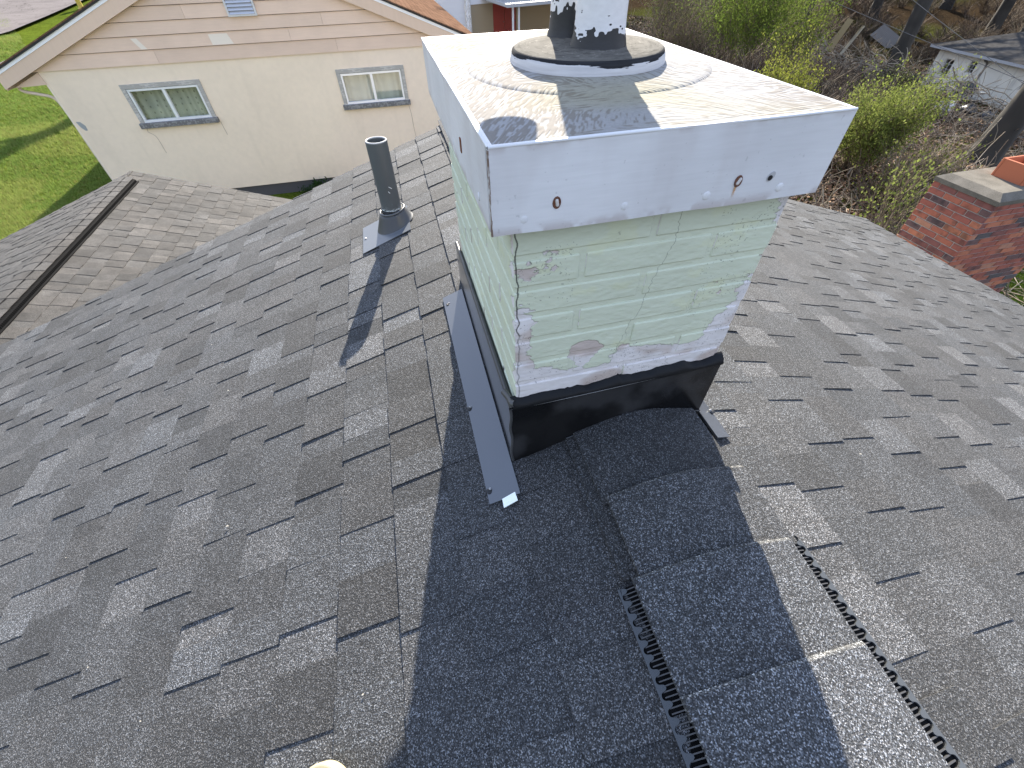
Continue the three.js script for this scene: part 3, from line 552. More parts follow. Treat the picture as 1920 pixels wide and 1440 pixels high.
  part('white_strip', hexa([lab(0.311, 0.017, -0.418), lab(0.345, 0.0168, -0.4135), lab(0.345, 0.0146, -0.4135), lab(0.311, 0.0148, -0.418)].reverse(), [lab(0.312, 0.017, -0.439), lab(0.344, 0.0168, -0.4345), lab(0.344, 0.0146, -0.4345), lab(0.312, 0.0148, -0.439)].reverse()), mat(0.85, 0.9, 0.86, 0.5, { side: THREE.DoubleSide }), ch);
}
function roofAt(x) { return YR - Math.abs(x - XR) / 3; }

// bits of grit and leaf caught on the shingles
{
  const r = rng(88), g = []; for (let i = 0; i < 26; i++) { const sd = r() < 0.6 ? -1 : 1, d = 0.3 + 2.6 * r(), z = -2.6 * r() + 0.3, q = roofPt(R0, sd, d, 0.012, z), l = 0.0016 + 0.0028 * r() * r(); g.push(new THREE.IcosahedronGeometry(l, 0).scale(1.4, 0.6, 1).rotateY(r() * 6).translate(q[0], q[1], q[2])); }
  part('roof_grit', mergeGeometries(g), mat(0.3, 0.28, 0.24, 0.9), house, 'stuff');
}

// ------------------------------------------------------------------ vent pipe with boot
{
  const PX = -0.097, PZ = -1.953, yB = roofAt(PX);
  const vp = thing('vent_pipe', 'dark grey plastic plumbing vent pipe rising from a rubber boot on the left roof slope', 'vent pipe', [PX, yB, PZ]);
  const pm = new THREE.MeshStandardMaterial({ roughness: 0.5, side: THREE.DoubleSide, map: tex(512, 512, (u, v) => { const n = fbm(u, v, 8, 4, 501), s = fbm(u, v, 40, 3, 502); let k = 0.08 * (0.85 + 0.3 * n); const low = sstep(0.2, 0.05, v) * sstep(0.45, 0.6, s) * 0.12; if (v < 0.1 + 0.02 * s && s > 0.42) k += 0.3 * sstep(0.1, 0.04, v); k += low; return [k * 0.9, k, k * 1.06]; }) });
  const H = 4.44 - yB, ro = 0.044;
  part('pipe', new THREE.LatheGeometry([[ro + 0.001, 0.085], [ro, 0.1], [ro, H * 0.5], [ro, H - 0.002], [ro - 0.002, H], [ro - 0.006, H], [ro - 0.008, H - 0.003], [ro - 0.008, 0.1]].map((p) => new THREE.Vector2(...p)), 40), pm, vp);
  part('rim', new THREE.TorusGeometry(ro - 0.004, 0.0035, 6, 40).rotateX(Math.PI / 2).translate(0, H, 0), mat(0.4, 0.4, 0.4, 0.6), vp);
  const scar = (a, y0, l, rz) => new THREE.CapsuleGeometry(0.0014, l, 3, 6).rotateZ(rz).translate(0, 0, ro + 0.0004).rotateY(a).translate(0, y0, 0);
  part('scratch', [scar(0.35, H * 0.52, 0.014, 0.9), scar(0.15, H * 0.47, 0.008, 0.7)], mat(0.6, 0.6, 0.6, 0.7), vp);
  // boot cone: tilted base on the slope, upright neck
  const tilt = Math.atan(1 / 3), N = 48, pos = [], uv = [], idx = [];
  const prof = [[0.088, 0.014], [0.084, 0.02], [0.078, 0.03], [0.064, 0.062], [0.0605, 0.07], [0.056, 0.074], [0.0445, 0.075]];
  prof.forEach(([rr, h], k) => { for (let i = 0; i <= N; i++) { const a = i / N * Math.PI * 2, f = sstep(0, 4, 4 - k), x = rr * Math.cos(a), z = rr * Math.sin(a); pos.push(x, h + x * Math.tan(tilt) * lerp(0.5, 1, f), z); } });
  for (let k = 0; k < prof.length - 1; k++) for (let i = 0; i < N; i++) { const a = k * (N + 1) + i, b = a + N + 1; idx.push(a, b, a + 1, a + 1, b, b + 1); }
  let g = new THREE.BufferGeometry(); g.setAttribute('position', new THREE.Float32BufferAttribute(pos, 3)); g.setIndex(idx); g = toCreasedNormals(g, 0.7);
  part('boot', g, mat(0.04, 0.043, 0.048, 0.42, { side: THREE.DoubleSide }), vp);
  part('collar_ring', new THREE.TorusGeometry(0.0555, 0.005, 8, 44).rotateX(Math.PI / 2).rotateZ(tilt * 0.5).translate(0, 0.077, 0), mat(0.07, 0.075, 0.08, 0.35), vp);
  part('torn_gasket', wobbleRing(0.0455, 0.0045, 0.081), mat(0.01, 0.01, 0.011, 0.7), vp);
  function wobbleRing(R, t, y) { const pts = []; for (let i = 0; i < 26; i++) { const a = i / 26 * Math.PI * 2; pts.push(V(R * Math.cos(a), y + 0.006 * (vn(i * 0.7, 2, 4096, 71) - 0.5) + 0.2 * R * Math.cos(a) * 0.6, R * Math.sin(a))); } return new THREE.TubeGeometry(new THREE.CatmullRomCurve3(pts, true), 80, t, 6, true); }
  const P = (dx, h, z) => { const s = [-1]; return [dx * CA - h * SA, dx * SA + h * CA, z]; };
  const fl = hexa([P(0.075, 0.014, 0.13), P(-0.165, 0.014, 0.145), P(-0.165, 0.0115, 0.145), P(0.075, 0.0115, 0.13)], [P(0.075, 0.014, -0.12), P(-0.165, 0.014, -0.1), P(-0.165, 0.0115, -0.1), P(0.075, 0.0115, -0.12)]);
  part('flange', fl, new THREE.MeshStandardMaterial({ color: new THREE.Color().setRGB(0.1, 0.11, 0.125), roughness: 0.35, side: THREE.DoubleSide }), vp);
  part('nail_head', new THREE.SphereGeometry(0.006, 10, 6).scale(1, 0.5, 1).translate(...P(-0.15, 0.016, 0.02)), mat(0.45, 0.42, 0.4, 0.5), vp);
}

// ------------------------------------------------------------------ shoe tip at the bottom edge
{
  const sx = -0.346, sz = -0.088, y = roofAt(sx) + 0.011;
  const shoe = thing('sneaker', 'grey sneaker with cream rubber toe at the bottom edge, standing on the shingles', 'shoe', [sx, y, sz], 0.35);
  shoe.rotation.z = Math.atan(1 / 3) * 0.9;
  const out = (k) => { const s = new THREE.Shape(); s.moveTo(0, -0.0); s.bezierCurveTo(0.03 * k, 0, 0.052 * k, 0.03, 0.05 * k, 0.08); s.bezierCurveTo(0.048 * k, 0.14, 0.036 * k, 0.17, 0.036 * k, 0.22); s.bezierCurveTo(0.036 * k, 0.27, 0.02 * k, 0.29, 0, 0.29); s.bezierCurveTo(-0.02 * k, 0.29, -0.036 * k, 0.27, -0.036 * k, 0.22); s.bezierCurveTo(-0.036 * k, 0.17, -0.046 * k, 0.14, -0.046 * k, 0.08); s.bezierCurveTo(-0.048 * k, 0.03, -0.028 * k, 0, 0, 0); return s; };
  part('sole', new THREE.ExtrudeGeometry(out(1), { depth: 0.02, bevelEnabled: true, bevelSize: 0.004, bevelThickness: 0.004, bevelSegments: 3, curveSegments: 16 }).rotateX(Math.PI / 2).translate(0, 0.028, 0), mat(0.36, 0.32, 0.2, 0.7), shoe);
  const N = 20, M = 12, pos = [], idx = [];
  for (let i = 0; i <= N; i++) for (let j = 0; j <= M; j++) {
    const t = i / N, z = 0.01 + t * 0.264, w = 0.04 * Math.sin(Math.min(1, t * 5 + 0.3) * Math.PI / 2) * (1 - 0.22 * sstep(0.35, 0.7, t)) * Math.cos(sstep(0.9, 1.05, t) * 1.2), h = 0.024 + 0.03 * sstep(0, 0.25, t) + 0.055 * sstep(0.3, 0.75, t), a = j / M * Math.PI;
    pos.push(w * Math.cos(a), 0.028 + h * Math.pow(Math.sin(a), 0.75), z); if (i < N && j < M) { const q = i * (M + 1) + j; idx.push(q, q + 1, q + M + 1, q + 1, q + M + 2, q + M + 1); }
  }
  const g = new THREE.BufferGeometry(); g.setAttribute('position', new THREE.Float32BufferAttribute(pos, 3)); g.setIndex(idx); g.computeVertexNormals();
  part('upper', g, mat(0.07, 0.065, 0.055, 0.9, { side: THREE.DoubleSide }), shoe);
}

// ------------------------------------------------------------------ neighbour house with the cream gable wall
{
  const ZW = -14.3, PXc = -3.1, PY = 4.91, SL = 0.385;
  const nh = thing('neighbour_house', 'cream stucco house with beige board gable and two sliding windows, beyond the chimney', 'house');
  const stuccoTex = tex(1024, 1024, (u, v) => { // 10 m x 10 m
    const n = fbm(u, v, 5, 5, 601), f = fbm(u, v, 120, 2, 602), str = fbm(u, v * 0.12, 40, 3, 603); let k = 0.93 + 0.16 * (n - 0.5) + 0.06 * (f - 0.5) - 0.035 * sstep(0.58, 0.8, str) - 0.1 * sstep(0.05, 0.0, v - 0.004) * fbm(u, v, 30, 3, 605); const p = sstep(0.4, 0.7, fbm(u, v, 3, 3, 604));
    return [0.82 * k, lerp(0.70, 0.69, p) * k, lerp(0.545, 0.55, p) * k];
  });
  const stucco = new THREE.MeshStandardMaterial({ map: stuccoTex, roughness: 0.95, bumpMap: stuccoTex, bumpScale: 0.01 });
  const wins = [[-6.46, -4.64, 1.79, 2.655], [-1.33, 0.45, 1.81, 2.645]];
  const ws = new THREE.Shape(); ws.moveTo(-7.94, 0.02); ws.lineTo(1.74, 0.02); ws.lineTo(1.74, 3.01); ws.lineTo(-7.94, 3.01); ws.closePath();
  for (const [a, b, c, d] of wins) { const h = new THREE.Path(); h.moveTo(a + 0.06, c + 0.06); h.lineTo(b - 0.06, c + 0.06); h.lineTo(b - 0.06, d - 0.06); h.lineTo(a + 0.06, d - 0.06); h.closePath(); ws.holes.push(h); }
  part('wall', muv(mergeGeometries([new THREE.ExtrudeGeometry(ws, { depth: 0.22, bevelEnabled: false }).translate(0, 0, ZW - 0.22), box(-7.94, -7.72, 0.02, 3.01, -26, ZW - 0.221).toNonIndexed(), box(1.52, 1.74, 0.02, 3.01, -26, ZW - 0.221).toNonIndexed(), box(-7.719, 1.519, 0.02, 3.01, -26, -25.8).toNonIndexed()]), 0.1), stucco, nh);
  part('foundation', muv(box(-7.88, 1.68, -1.2, 0.016, -25.9, ZW - 0.05)), mat(0.06, 0.06, 0.065, 0.9), nh);
  part('corner_bead', box(-7.945, -7.90, 0.02, 2.99, ZW - 0.05, ZW + 0.006), mat(0.78, 0.68, 0.55, 0.9), nh);
  part('bare_patch', (() => { const s = new THREE.Shape(); [[-7.87, 1.98], [-7.78, 1.97], [-7.72, 1.88], [-7.73, 1.78], [-7.78, 1.77], [-7.84, 1.85]].forEach((p, i) => (i ? s.lineTo(...p) : s.moveTo(...p))); return new THREE.ExtrudeGeometry(s, { depth: 0.003, bevelEnabled: false }).translate(0, 0, ZW); })(), mat(0.3, 0.32, 0.32, 0.95), nh);
  const crackM = mat(0.4, 0.33, 0.26, 0.95);
  const crack = (pts) => part('crack', tube(pts.map(([x, y]) => [x, y, ZW + 0.001]), 0.006, 24, 4), crackM, nh);
  crack([[-6.4, 1.7], [-6.42, 1.62], [-6.36, 1.58], [-6.3, 1.5], [-6.28, 1.1]]); crack([[0.42, 1.72], [0.45, 1.5], [0.46, 1.1], [0.5, 0.7]]); crack([[-4.6, 1.72], [-4.58, 1.4]]);
  // gable boards, each lapped over the one below
  const boardTex = tex(512, 512, (u, v) => { const n = fbm(u, v, 6, 4, 611), g = vn(u * 12, v * 160, 4096, 612); const k = 0.96 + 0.12 * (n - 0.5) + 0.05 * (g - 0.5); return [0.69 * k, 0.53 * k, 0.41 * k]; });
  const bm = [0.95, 1, 1.05].map((k) => new THREE.MeshStandardMaterial({ map: boardTex, color: new THREE.Color().setRGB(k, k, k), roughness: 0.85 }));
  const ys = [3.01, 3.275, 3.53, 3.78, 4.035, 4.29, 4.545, 4.8, 4.92], half = (y) => (PY - y) / SL;
  const r = rng(61), gb = part('gable', (() => { const s = new THREE.Shape(); s.moveTo(-7.9, 3.015); s.lineTo(1.7, 3.015); s.lineTo(PXc, PY - 0.02); s.closePath(); return new THREE.ExtrudeGeometry(s, { depth: 0.1, bevelEnabled: false }).translate(0, 0, ZW - 0.14); })(), mat(0.2, 0.115, 0.085, 0.95), nh);
  for (let i = 0; i < ys.length - 1; i++) {
    const y0 = ys[i] + (i ? 0.016 : 0.004), y1 = Math.min(ys[i + 1] + 0.004, PY), L = half(y0) + 0.02, Lt = half(y1) + 0.02; let cuts = [-1, i % 3 === 0 ? -0.42 : i % 3 === 1 ? 0.22 : 0.5, 1];
    if (i === 0) cuts = [-1, -0.45, 0.4, 1]; if (i > 5) cuts = [-1, 1];
    for (let q = 0; q < cuts.length - 1; q++) {
      const a0 = PXc + cuts[q] * L + (q ? 0.002 : 0), a1 = PXc + cuts[q + 1] * L - (q < cuts.length - 2 ? 0.002 : 0), t0 = q ? a0 : PXc - Lt, t1 = q < cuts.length - 2 ? a1 : PXc + Lt;
      if (t1 - t0 < 0.02) continue;
      const zb = ZW + 0.035, zt = ZW + 0.008, A = [[a0, y0, zb], [a0, y0, zb - 0.04], [t0, y1, zt - 0.02], [t0, y1, zt]], B = [[a1, y0, zb], [a1, y0, zb - 0.04], [t1, y1, zt - 0.02], [t1, y1, zt]];
      const ou = r(), ov = r(); part('siding_board', hexa(B, A, (p) => [p[0] * 0.5 + ou, p[1] * 0.5 + ov]), bm[Math.floor(r() * 3)], gb);
    }
  }
  // two pale patched places on the boards
  const pale = mat(0.72, 0.65, 0.55, 0.9), sl = (y) => ZW + 0.037 - 0.1 * (y - 3.275);
  for (const [x0, x1, x2, x3] of [[-4.0, -3.58, -3.5, -3.98], [-5.68, -5.55, -5.42, -5.55]]) part('pale_patch', hexa([[x3, 3.3, sl(3.3)], [x2, 3.3, sl(3.3)], [x2, 3.3, sl(3.3) - 0.004], [x3, 3.3, sl(3.3) - 0.004]], [[x0, 3.5, sl(3.5)], [x1, 3.5, sl(3.5)], [x1, 3.5, sl(3.5) - 0.004], [x0, 3.5, sl(3.5) - 0.004]]), pale, gb);
  // roof slopes, rakes, white drip edge
  const roofM = new THREE.MeshPhysicalMaterial({ specularIntensity: 0, roughness: 1, bumpMap: granBump, bumpScale: 0.004, map: tex(1024, 1024, (u, v, x, y) => { // 4 m per repeat: tan asphalt shingles
    const row = Math.floor(v * 28), tab = Math.floor(u * 13 + (row % 2) * 0.5 + hash(row, 1, 8) * 0.4), t = hash(tab % 13, row, 9), h = hash(x >> 1, y >> 1, 10); let k = 0.8 + 0.35 * t + 0.5 * (h - 0.5); if ((v * 28) % 1 < 0.1) k *= 0.6;
    return [0.15 * k, 0.09 * k, 0.06 * k]; }) });
  const edgeM = mat(0.03, 0.03, 0.03, 0.9), drip = mat(0.82, 0.83, 0.86, 0.35), rakeM = bm[1];
  const zF = ZW + 0.14, zB = -26.2, EX = 5.63;
  for (const s of [-1, 1]) {
    const lineY = (e) => PY - SL * e; // soffit line at distance e from the peak
    const quad = (y0, y1, za, zb, e1 = EX, e0 = 0) => { const P = (e, dy, z) => [PXc + s * e, lineY(e) + dy, z]; const a = [P(e0, y1, za), P(e1, y1, za), P(e1, y0, za), P(e0, y0, za)], b = [P(e0, y1, zb), P(e1, y1, zb), P(e1, y0, zb), P(e0, y0, zb)]; return s > 0 ? hexa(b, a, (p) => [p[2] * 0.25, p[0] * 0.27]) : hexa(a, b, (p) => [p[2] * 0.25, p[0] * 0.27]); };
    part('roof', quad(0.345, 0.37, zF + 0.04, zB), roofM, nh);
    part('roof_edge', quad(0.31, 0.344, zF + 0.035, zB + 0.02, EX + 0.02), edgeM, nh);
    part('drip_edge', quad(0.245, 0.309, zF + 0.012, zF - 0.02), drip, nh);
    part('rake_board', quad(0.0, 0.244, zF, ZW + 0.045), rakeM, nh);
    part('soffit', quad(0.246, 0.3, zF - 0.022, zB + 0.05, EX - 0.02), rakeM, nh);
    // boxed return under the eave
    const P = (e, y, z) => [PXc + s * e, y, z];
    const A = [P(4.84, 3.0, ZW + 0.03), P(5.5, 2.745, ZW + 0.03), P(4.84, 2.765, ZW + 0.03), P(4.82, 2.765, ZW + 0.03)], B = A.map(([x, y]) => [x, y, -26]);
    part('eave_return', s > 0 ? hexa(B, A) : hexa(A, B), rakeM, nh);
    part('fascia', hexa([P(EX - 0.02, 2.985, zF - 0.03), P(EX, 2.985, zF - 0.03), P(EX, 2.72, zF - 0.03), P(EX - 0.02, 2.72, zF - 0.03)], [P(EX - 0.02, 2.985, zB), P(EX, 2.985, zB), P(EX, 2.72, zB), P(EX - 0.02, 2.72, zB)]), rakeM, nh);
  }
  part('downspout', [tube([[-8.6, 2.72, ZW - 0.1], [-8.56, 2.66, ZW - 0.1], [-8.3, 2.58, ZW - 0.1], [-8.04, 2.49, ZW - 0.1], [-7.99, 2.4, ZW - 0.1], [-7.985, 1.2, ZW - 0.1], [-7.985, 0, ZW - 0.1]], 0.036, 60, 8)], mat(0.62, 0.52, 0.42, 0.6), nh);
  // windows
  const alu = mat(0.74, 0.76, 0.79, 0.35, { metalness: 0.2 }), trimW = new THREE.MeshStandardMaterial({ roughness: 0.85, map: tex(256, 256, (u, v) => { const n = fbm(u, v, 10, 4, 621), st = vn(u * 8, v * 90, 4096, 622); const k = n * 0.6 + st * 0.4 > 0.55 ? 0.5 : 0.36; return [k, k * 0.97, k * 0.9]; }) });
  const sillM = new THREE.MeshStandardMaterial({ roughness: 0.85, map: tex(256, 128, (u, v) => { const n = fbm(u, v, 40, 4, 631); const k = lerp(0.13, 0.24, sstep(0.5, 0.62, n)); return [k, k, k]; }) });
  const glass = new THREE.MeshPhysicalMaterial({ color: 0xffffff, roughness: 0.02, transmission: 1, thickness: 0, ior: 1.5, specularIntensity: 1 });
  const leafTex = tex(512, 512, (u, v) => { const fold = 0.75 + 0.25 * Math.sin(u * 60 + 2 * Math.sin(u * 17)); const cx = Math.floor(u * 9), cy = Math.floor(v * 6), a = u * 9 - cx - 0.3 - 0.4 * hash(cx, cy, 1), b = v * 6 - cy - 0.3 - 0.4 * hash(cx, cy, 2); const leaf = a * a * 3 + b * b < 0.03 ? 0.55 : 1; const k = 0.36 * (0.6 + 0.4 * fold) * leaf; return [k * 0.9, k, k * 0.82]; });
  const plainTex = tex(256, 64, (u) => { const k = 0.42 * (0.93 + 0.07 * Math.sin(u * 70 + 3 * Math.sin(u * 13))); return [k * 0.9, k, k * 0.9]; });
  wins.forEach(([a, b, c, d], q) => {
    const w = part('window', [box(a, b, d - 0.09, d, ZW - 0.02, ZW + 0.03), box(a, a + 0.09, c, d - 0.091, ZW - 0.02, ZW + 0.03), box(b - 0.09, b, c, d - 0.091, ZW - 0.02, ZW + 0.03)], trimW, nh);
    muvSet(w, 1.2);
    const A = a + 0.1, B = b - 0.1, C = c + 0.045, D = d - 0.1, m = (A + B) / 2, z = ZW - 0.01;
    part('frame', [box(A, B, D - 0.045, D, z - 0.05, z + 0.028), box(A, B, C, C + 0.05, z - 0.05, z + 0.028), box(A, A + 0.045, C + 0.051, D - 0.046, z - 0.05, z + 0.028), box(B - 0.045, B, C + 0.051, D - 0.046, z - 0.05, z + 0.028)], alu, w);
    part('mullion', [box(m - 0.035, m + 0.03, C + 0.051, D - 0.046, z - 0.045, z + 0.032)], alu, w);
    part('pane', [box(A + 0.046, m - 0.036, C + 0.052, D - 0.047, z - 0.03, z - 0.03 + 0.001)], glass, w);
    part('pane', [box(m + 0.031, B - 0.046, C + 0.052, D - 0.047, z - 0.012, z - 0.011)], glass, w);
    part('sill', muv(rbox(a - 0.03, b + 0.03, c - 0.07, c + 0.044, ZW - 0.02, ZW + 0.1, 0.01), 0.8), sillM, w);
    // room behind: curtain with folds in a dark recess
    const cg = new THREE.PlaneGeometry(B - A + 0.1, D - C + 0.1, 90, 1), p = cg.attributes.position; for (let i = 0; i < p.count; i++) p.setZ(i, 0.012 * Math.sin(p.getX(i) * 26 + 2 * Math.sin(p.getX(i) * 7))); cg.computeVertexNormals();
    part('curtain', cg.translate((A + B) / 2, (C + D) / 2, z - 0.2), new THREE.MeshStandardMaterial({ map: q ? plainTex : leafTex, roughness: 1, side: THREE.DoubleSide }), w);
  });
  part('room_box', new THREE.BoxGeometry(9.1, 2.9, 6).translate(PXc, 1.5, ZW - 3.3), mat(0.3, 0.3, 0.3, 1, { side: THREE.DoubleSide }), nh);
  // gable vent
  const gv = part('gable_vent', [box(-3.38, -3.34, 3.79, 4.42, ZW + 0.02, ZW + 0.075), box(-2.78, -2.74, 3.79, 4.42, ZW + 0.02, ZW + 0.075), box(-3.339, -2.781, 3.79, 3.825, ZW + 0.02, ZW + 0.075), box(-3.339, -2.781, 4.385, 4.42, ZW + 0.02, ZW + 0.075)], mat(0.55, 0.56, 0.56, 0.5), nh);
  for (let k = 0; k < 8; k++) part('louver', new THREE.BoxGeometry(0.55, 0.085, 0.006).rotateX(-0.75).translate(-3.06, 3.86 + k * 0.067, ZW + 0.055), mat(0.5, 0.54, 0.62, 0.4), gv);
  function muvSet(o, k) { o.geometry = muv(o.geometry, k); }
}

// ------------------------------------------------------------------ antenna tower beside the neighbour house
{
  const at = thing('antenna_tower', 'slim galvanised lattice mast behind the right end of the brown roof', 'antenna mast', [4.82, -0.3, -29.5]);
  const gm = mat(0.5, 0.51, 0.53, 0.45, { metalness: 0.5 }), g = [], w = 0.17, H = 9;
  const leg = [[0, w], [w * 0.87, -w * 0.5], [-w * 0.87, -w * 0.5]];
  for (const [x, z] of leg) part('leg', rod([x, 0, z], [x, H, z], 0.02, 0.02, 6), gm, at);
  for (let k = 0; k < 22; k++) for (let i = 0; i < 3; i++) { const a = leg[i], b = leg[(i + 1) % 3], y = k * 0.4; g.push(rod([a[0], y, a[1]], [b[0], y + 0.4, b[1]], 0.009, 0.009, 4), rod([b[0], y, b[1]], [a[0], y + 0.4, a[1]], 0.009, 0.009, 4)); }
  part('bracing', g, gm, at, 'stuff');
  part('aerial', [rod([-1.2, H - 0.3, 0], [1.2, H - 0.3, 0], 0.015), ...[-1, -0.6, -0.2, 0.3, 0.8].map((x) => rod([x, H - 0.3, -0.8], [x, H - 0.3, 0.8], 0.008, 0.008, 4)), rod([0, H - 0.5, 0], [0, H + 0.4, 0], 0.02)], gm, at);
}

// ------------------------------------------------------------------ rear house with red door and metal porch roof
{
  const yaw = 0.27;
  const rh = thing('rear_house', 'white and tan house with dark red door beyond the brown roof', 'house', [4.4, -0.3, -37.2], yaw);
  // local x runs along the wall to the right, z towards the viewer
  const white = mat(0.72, 0.73, 0.75, 0.8), tan = mat(0.36, 0.29, 0.19, 0.9), red = mat(0.3, 0.045, 0.03, 0.6);
  part('wall', [box(-3, 1.95, 0, 4, -6, 0)], white, rh);
  for (let k = 0; k < 14; k++) part('siding_board', box(-3, 1.94, k * 0.28 + 0.005, k * 0.28 + 0.27, 0, 0.018), white, rh);
  part('pillar', box(1.55, 1.78, 0, 3.1, 0.2, 0.38), mat(0.8, 0.81, 0.83, 0.6), rh);
  part('porch_wall', [box(1.951, 3.75, 0, 2.05, -6, -0.05), box(5.62, 8.6, 0, 2.05, -6, -0.05), box(3.751, 5.619, 2.01, 2.05, -6, -0.05)], tan, rh);
  part('upper_wall', [box(1.951, 8.6, 2.051, 4, -6, 0.02)], white, rh);
  for (const x of [3.76, 4.7]) { const d = part('door', [rbox(x, x + 0.9, 0.05, 2.0, -0.12, -0.06, 0.006)], red, rh); part('door_panel', [rbox(x + 0.12, x + 0.78, 0.2, 0.9, -0.06, -0.048, 0.005), rbox(x + 0.12, x + 0.78, 1.05, 1.85, -0.06, -0.048, 0.005)], red, d); part('handle', new THREE.SphereGeometry(0.035, 10, 8).translate(x + 0.82, 1.0, -0.02), mat(0.1, 0.09, 0.07, 0.3), d); }
  part('roof', [hexa([[-3.3, 4.0, 0.5], [8.9, 4.0, 0.5], [8.9, 4.1, 0.5], [-3.3, 4.1, 0.5]], [[-3.3, 5.4, -3], [8.9, 5.4, -3], [8.9, 5.5, -3], [-3.3, 5.5, -3]])], mat(0.1, 0.09, 0.08, 0.95), rh);
  // porch roof: corrugated metal on posts
  const cp = thing('porch_canopy', 'ribbed light metal canopy on slim posts in front of the red door', 'canopy', [4.4, -0.3, -37.2], yaw);
  const px0 = 2.9, px1 = 11.3, zb = 0.05, zf = 3.6, n = 90, pos = [], idx = [];
  for (let i = 0; i <= n * 2; i++) for (let k = 0; k < 2; k++) { const x = lerp(px0, px1, i / (2 * n)), h = i % 4 < 2 ? 0.0 : 0.05; pos.push(x, (k ? 2.24 : 2.42) + h, k ? zf : zb); if (i && k) { const a = (i - 1) * 2; idx.push(a, a + 1, a + 2, a + 1, a + 3, a + 2); } }
  let g = new THREE.BufferGeometry(); g.setAttribute('position', new THREE.Float32BufferAttribute(pos, 3)); g.setIndex(idx); g = toCreasedNormals(g, 0.3);
  part('roof_sheet', g, mat(0.3, 0.3, 0.3, 0.5, { side: THREE.DoubleSide }), cp);
  part('front_fascia', box(px0 - 0.05, px1 + 0.05, 2.1, 2.27, zf + 0.01, zf + 0.07), mat(0.42, 0.43, 0.44, 0.5), cp);
  part('side_fascia', hexa([[px0 - 0.06, 2.12, zf], [px0 - 0.01, 2.12, zf], [px0 - 0.01, 2.28, zf], [px0 - 0.06, 2.28, zf]], [[px0 - 0.06, 2.3, zb], [px0 - 0.01, 2.3, zb], [px0 - 0.01, 2.46, zb], [px0 - 0.06, 2.46, zb]]), mat(0.42, 0.43, 0.44, 0.5, { side: THREE.DoubleSide }), cp);
  for (const x of [3.42, 3.86, 7.4, 10.75, 11.1]) part('post', box(x - 0.05, x + 0.05, 0, 2.1, zf - 0.25, zf - 0.15), mat(0.68, 0.68, 0.67, 0.5), cp);
  struct('porch_floor', box(6, 15, -0.4, -0.22, -38, -32.5).rotateY(0), mat(0.28, 0.27, 0.25, 0.9));
}

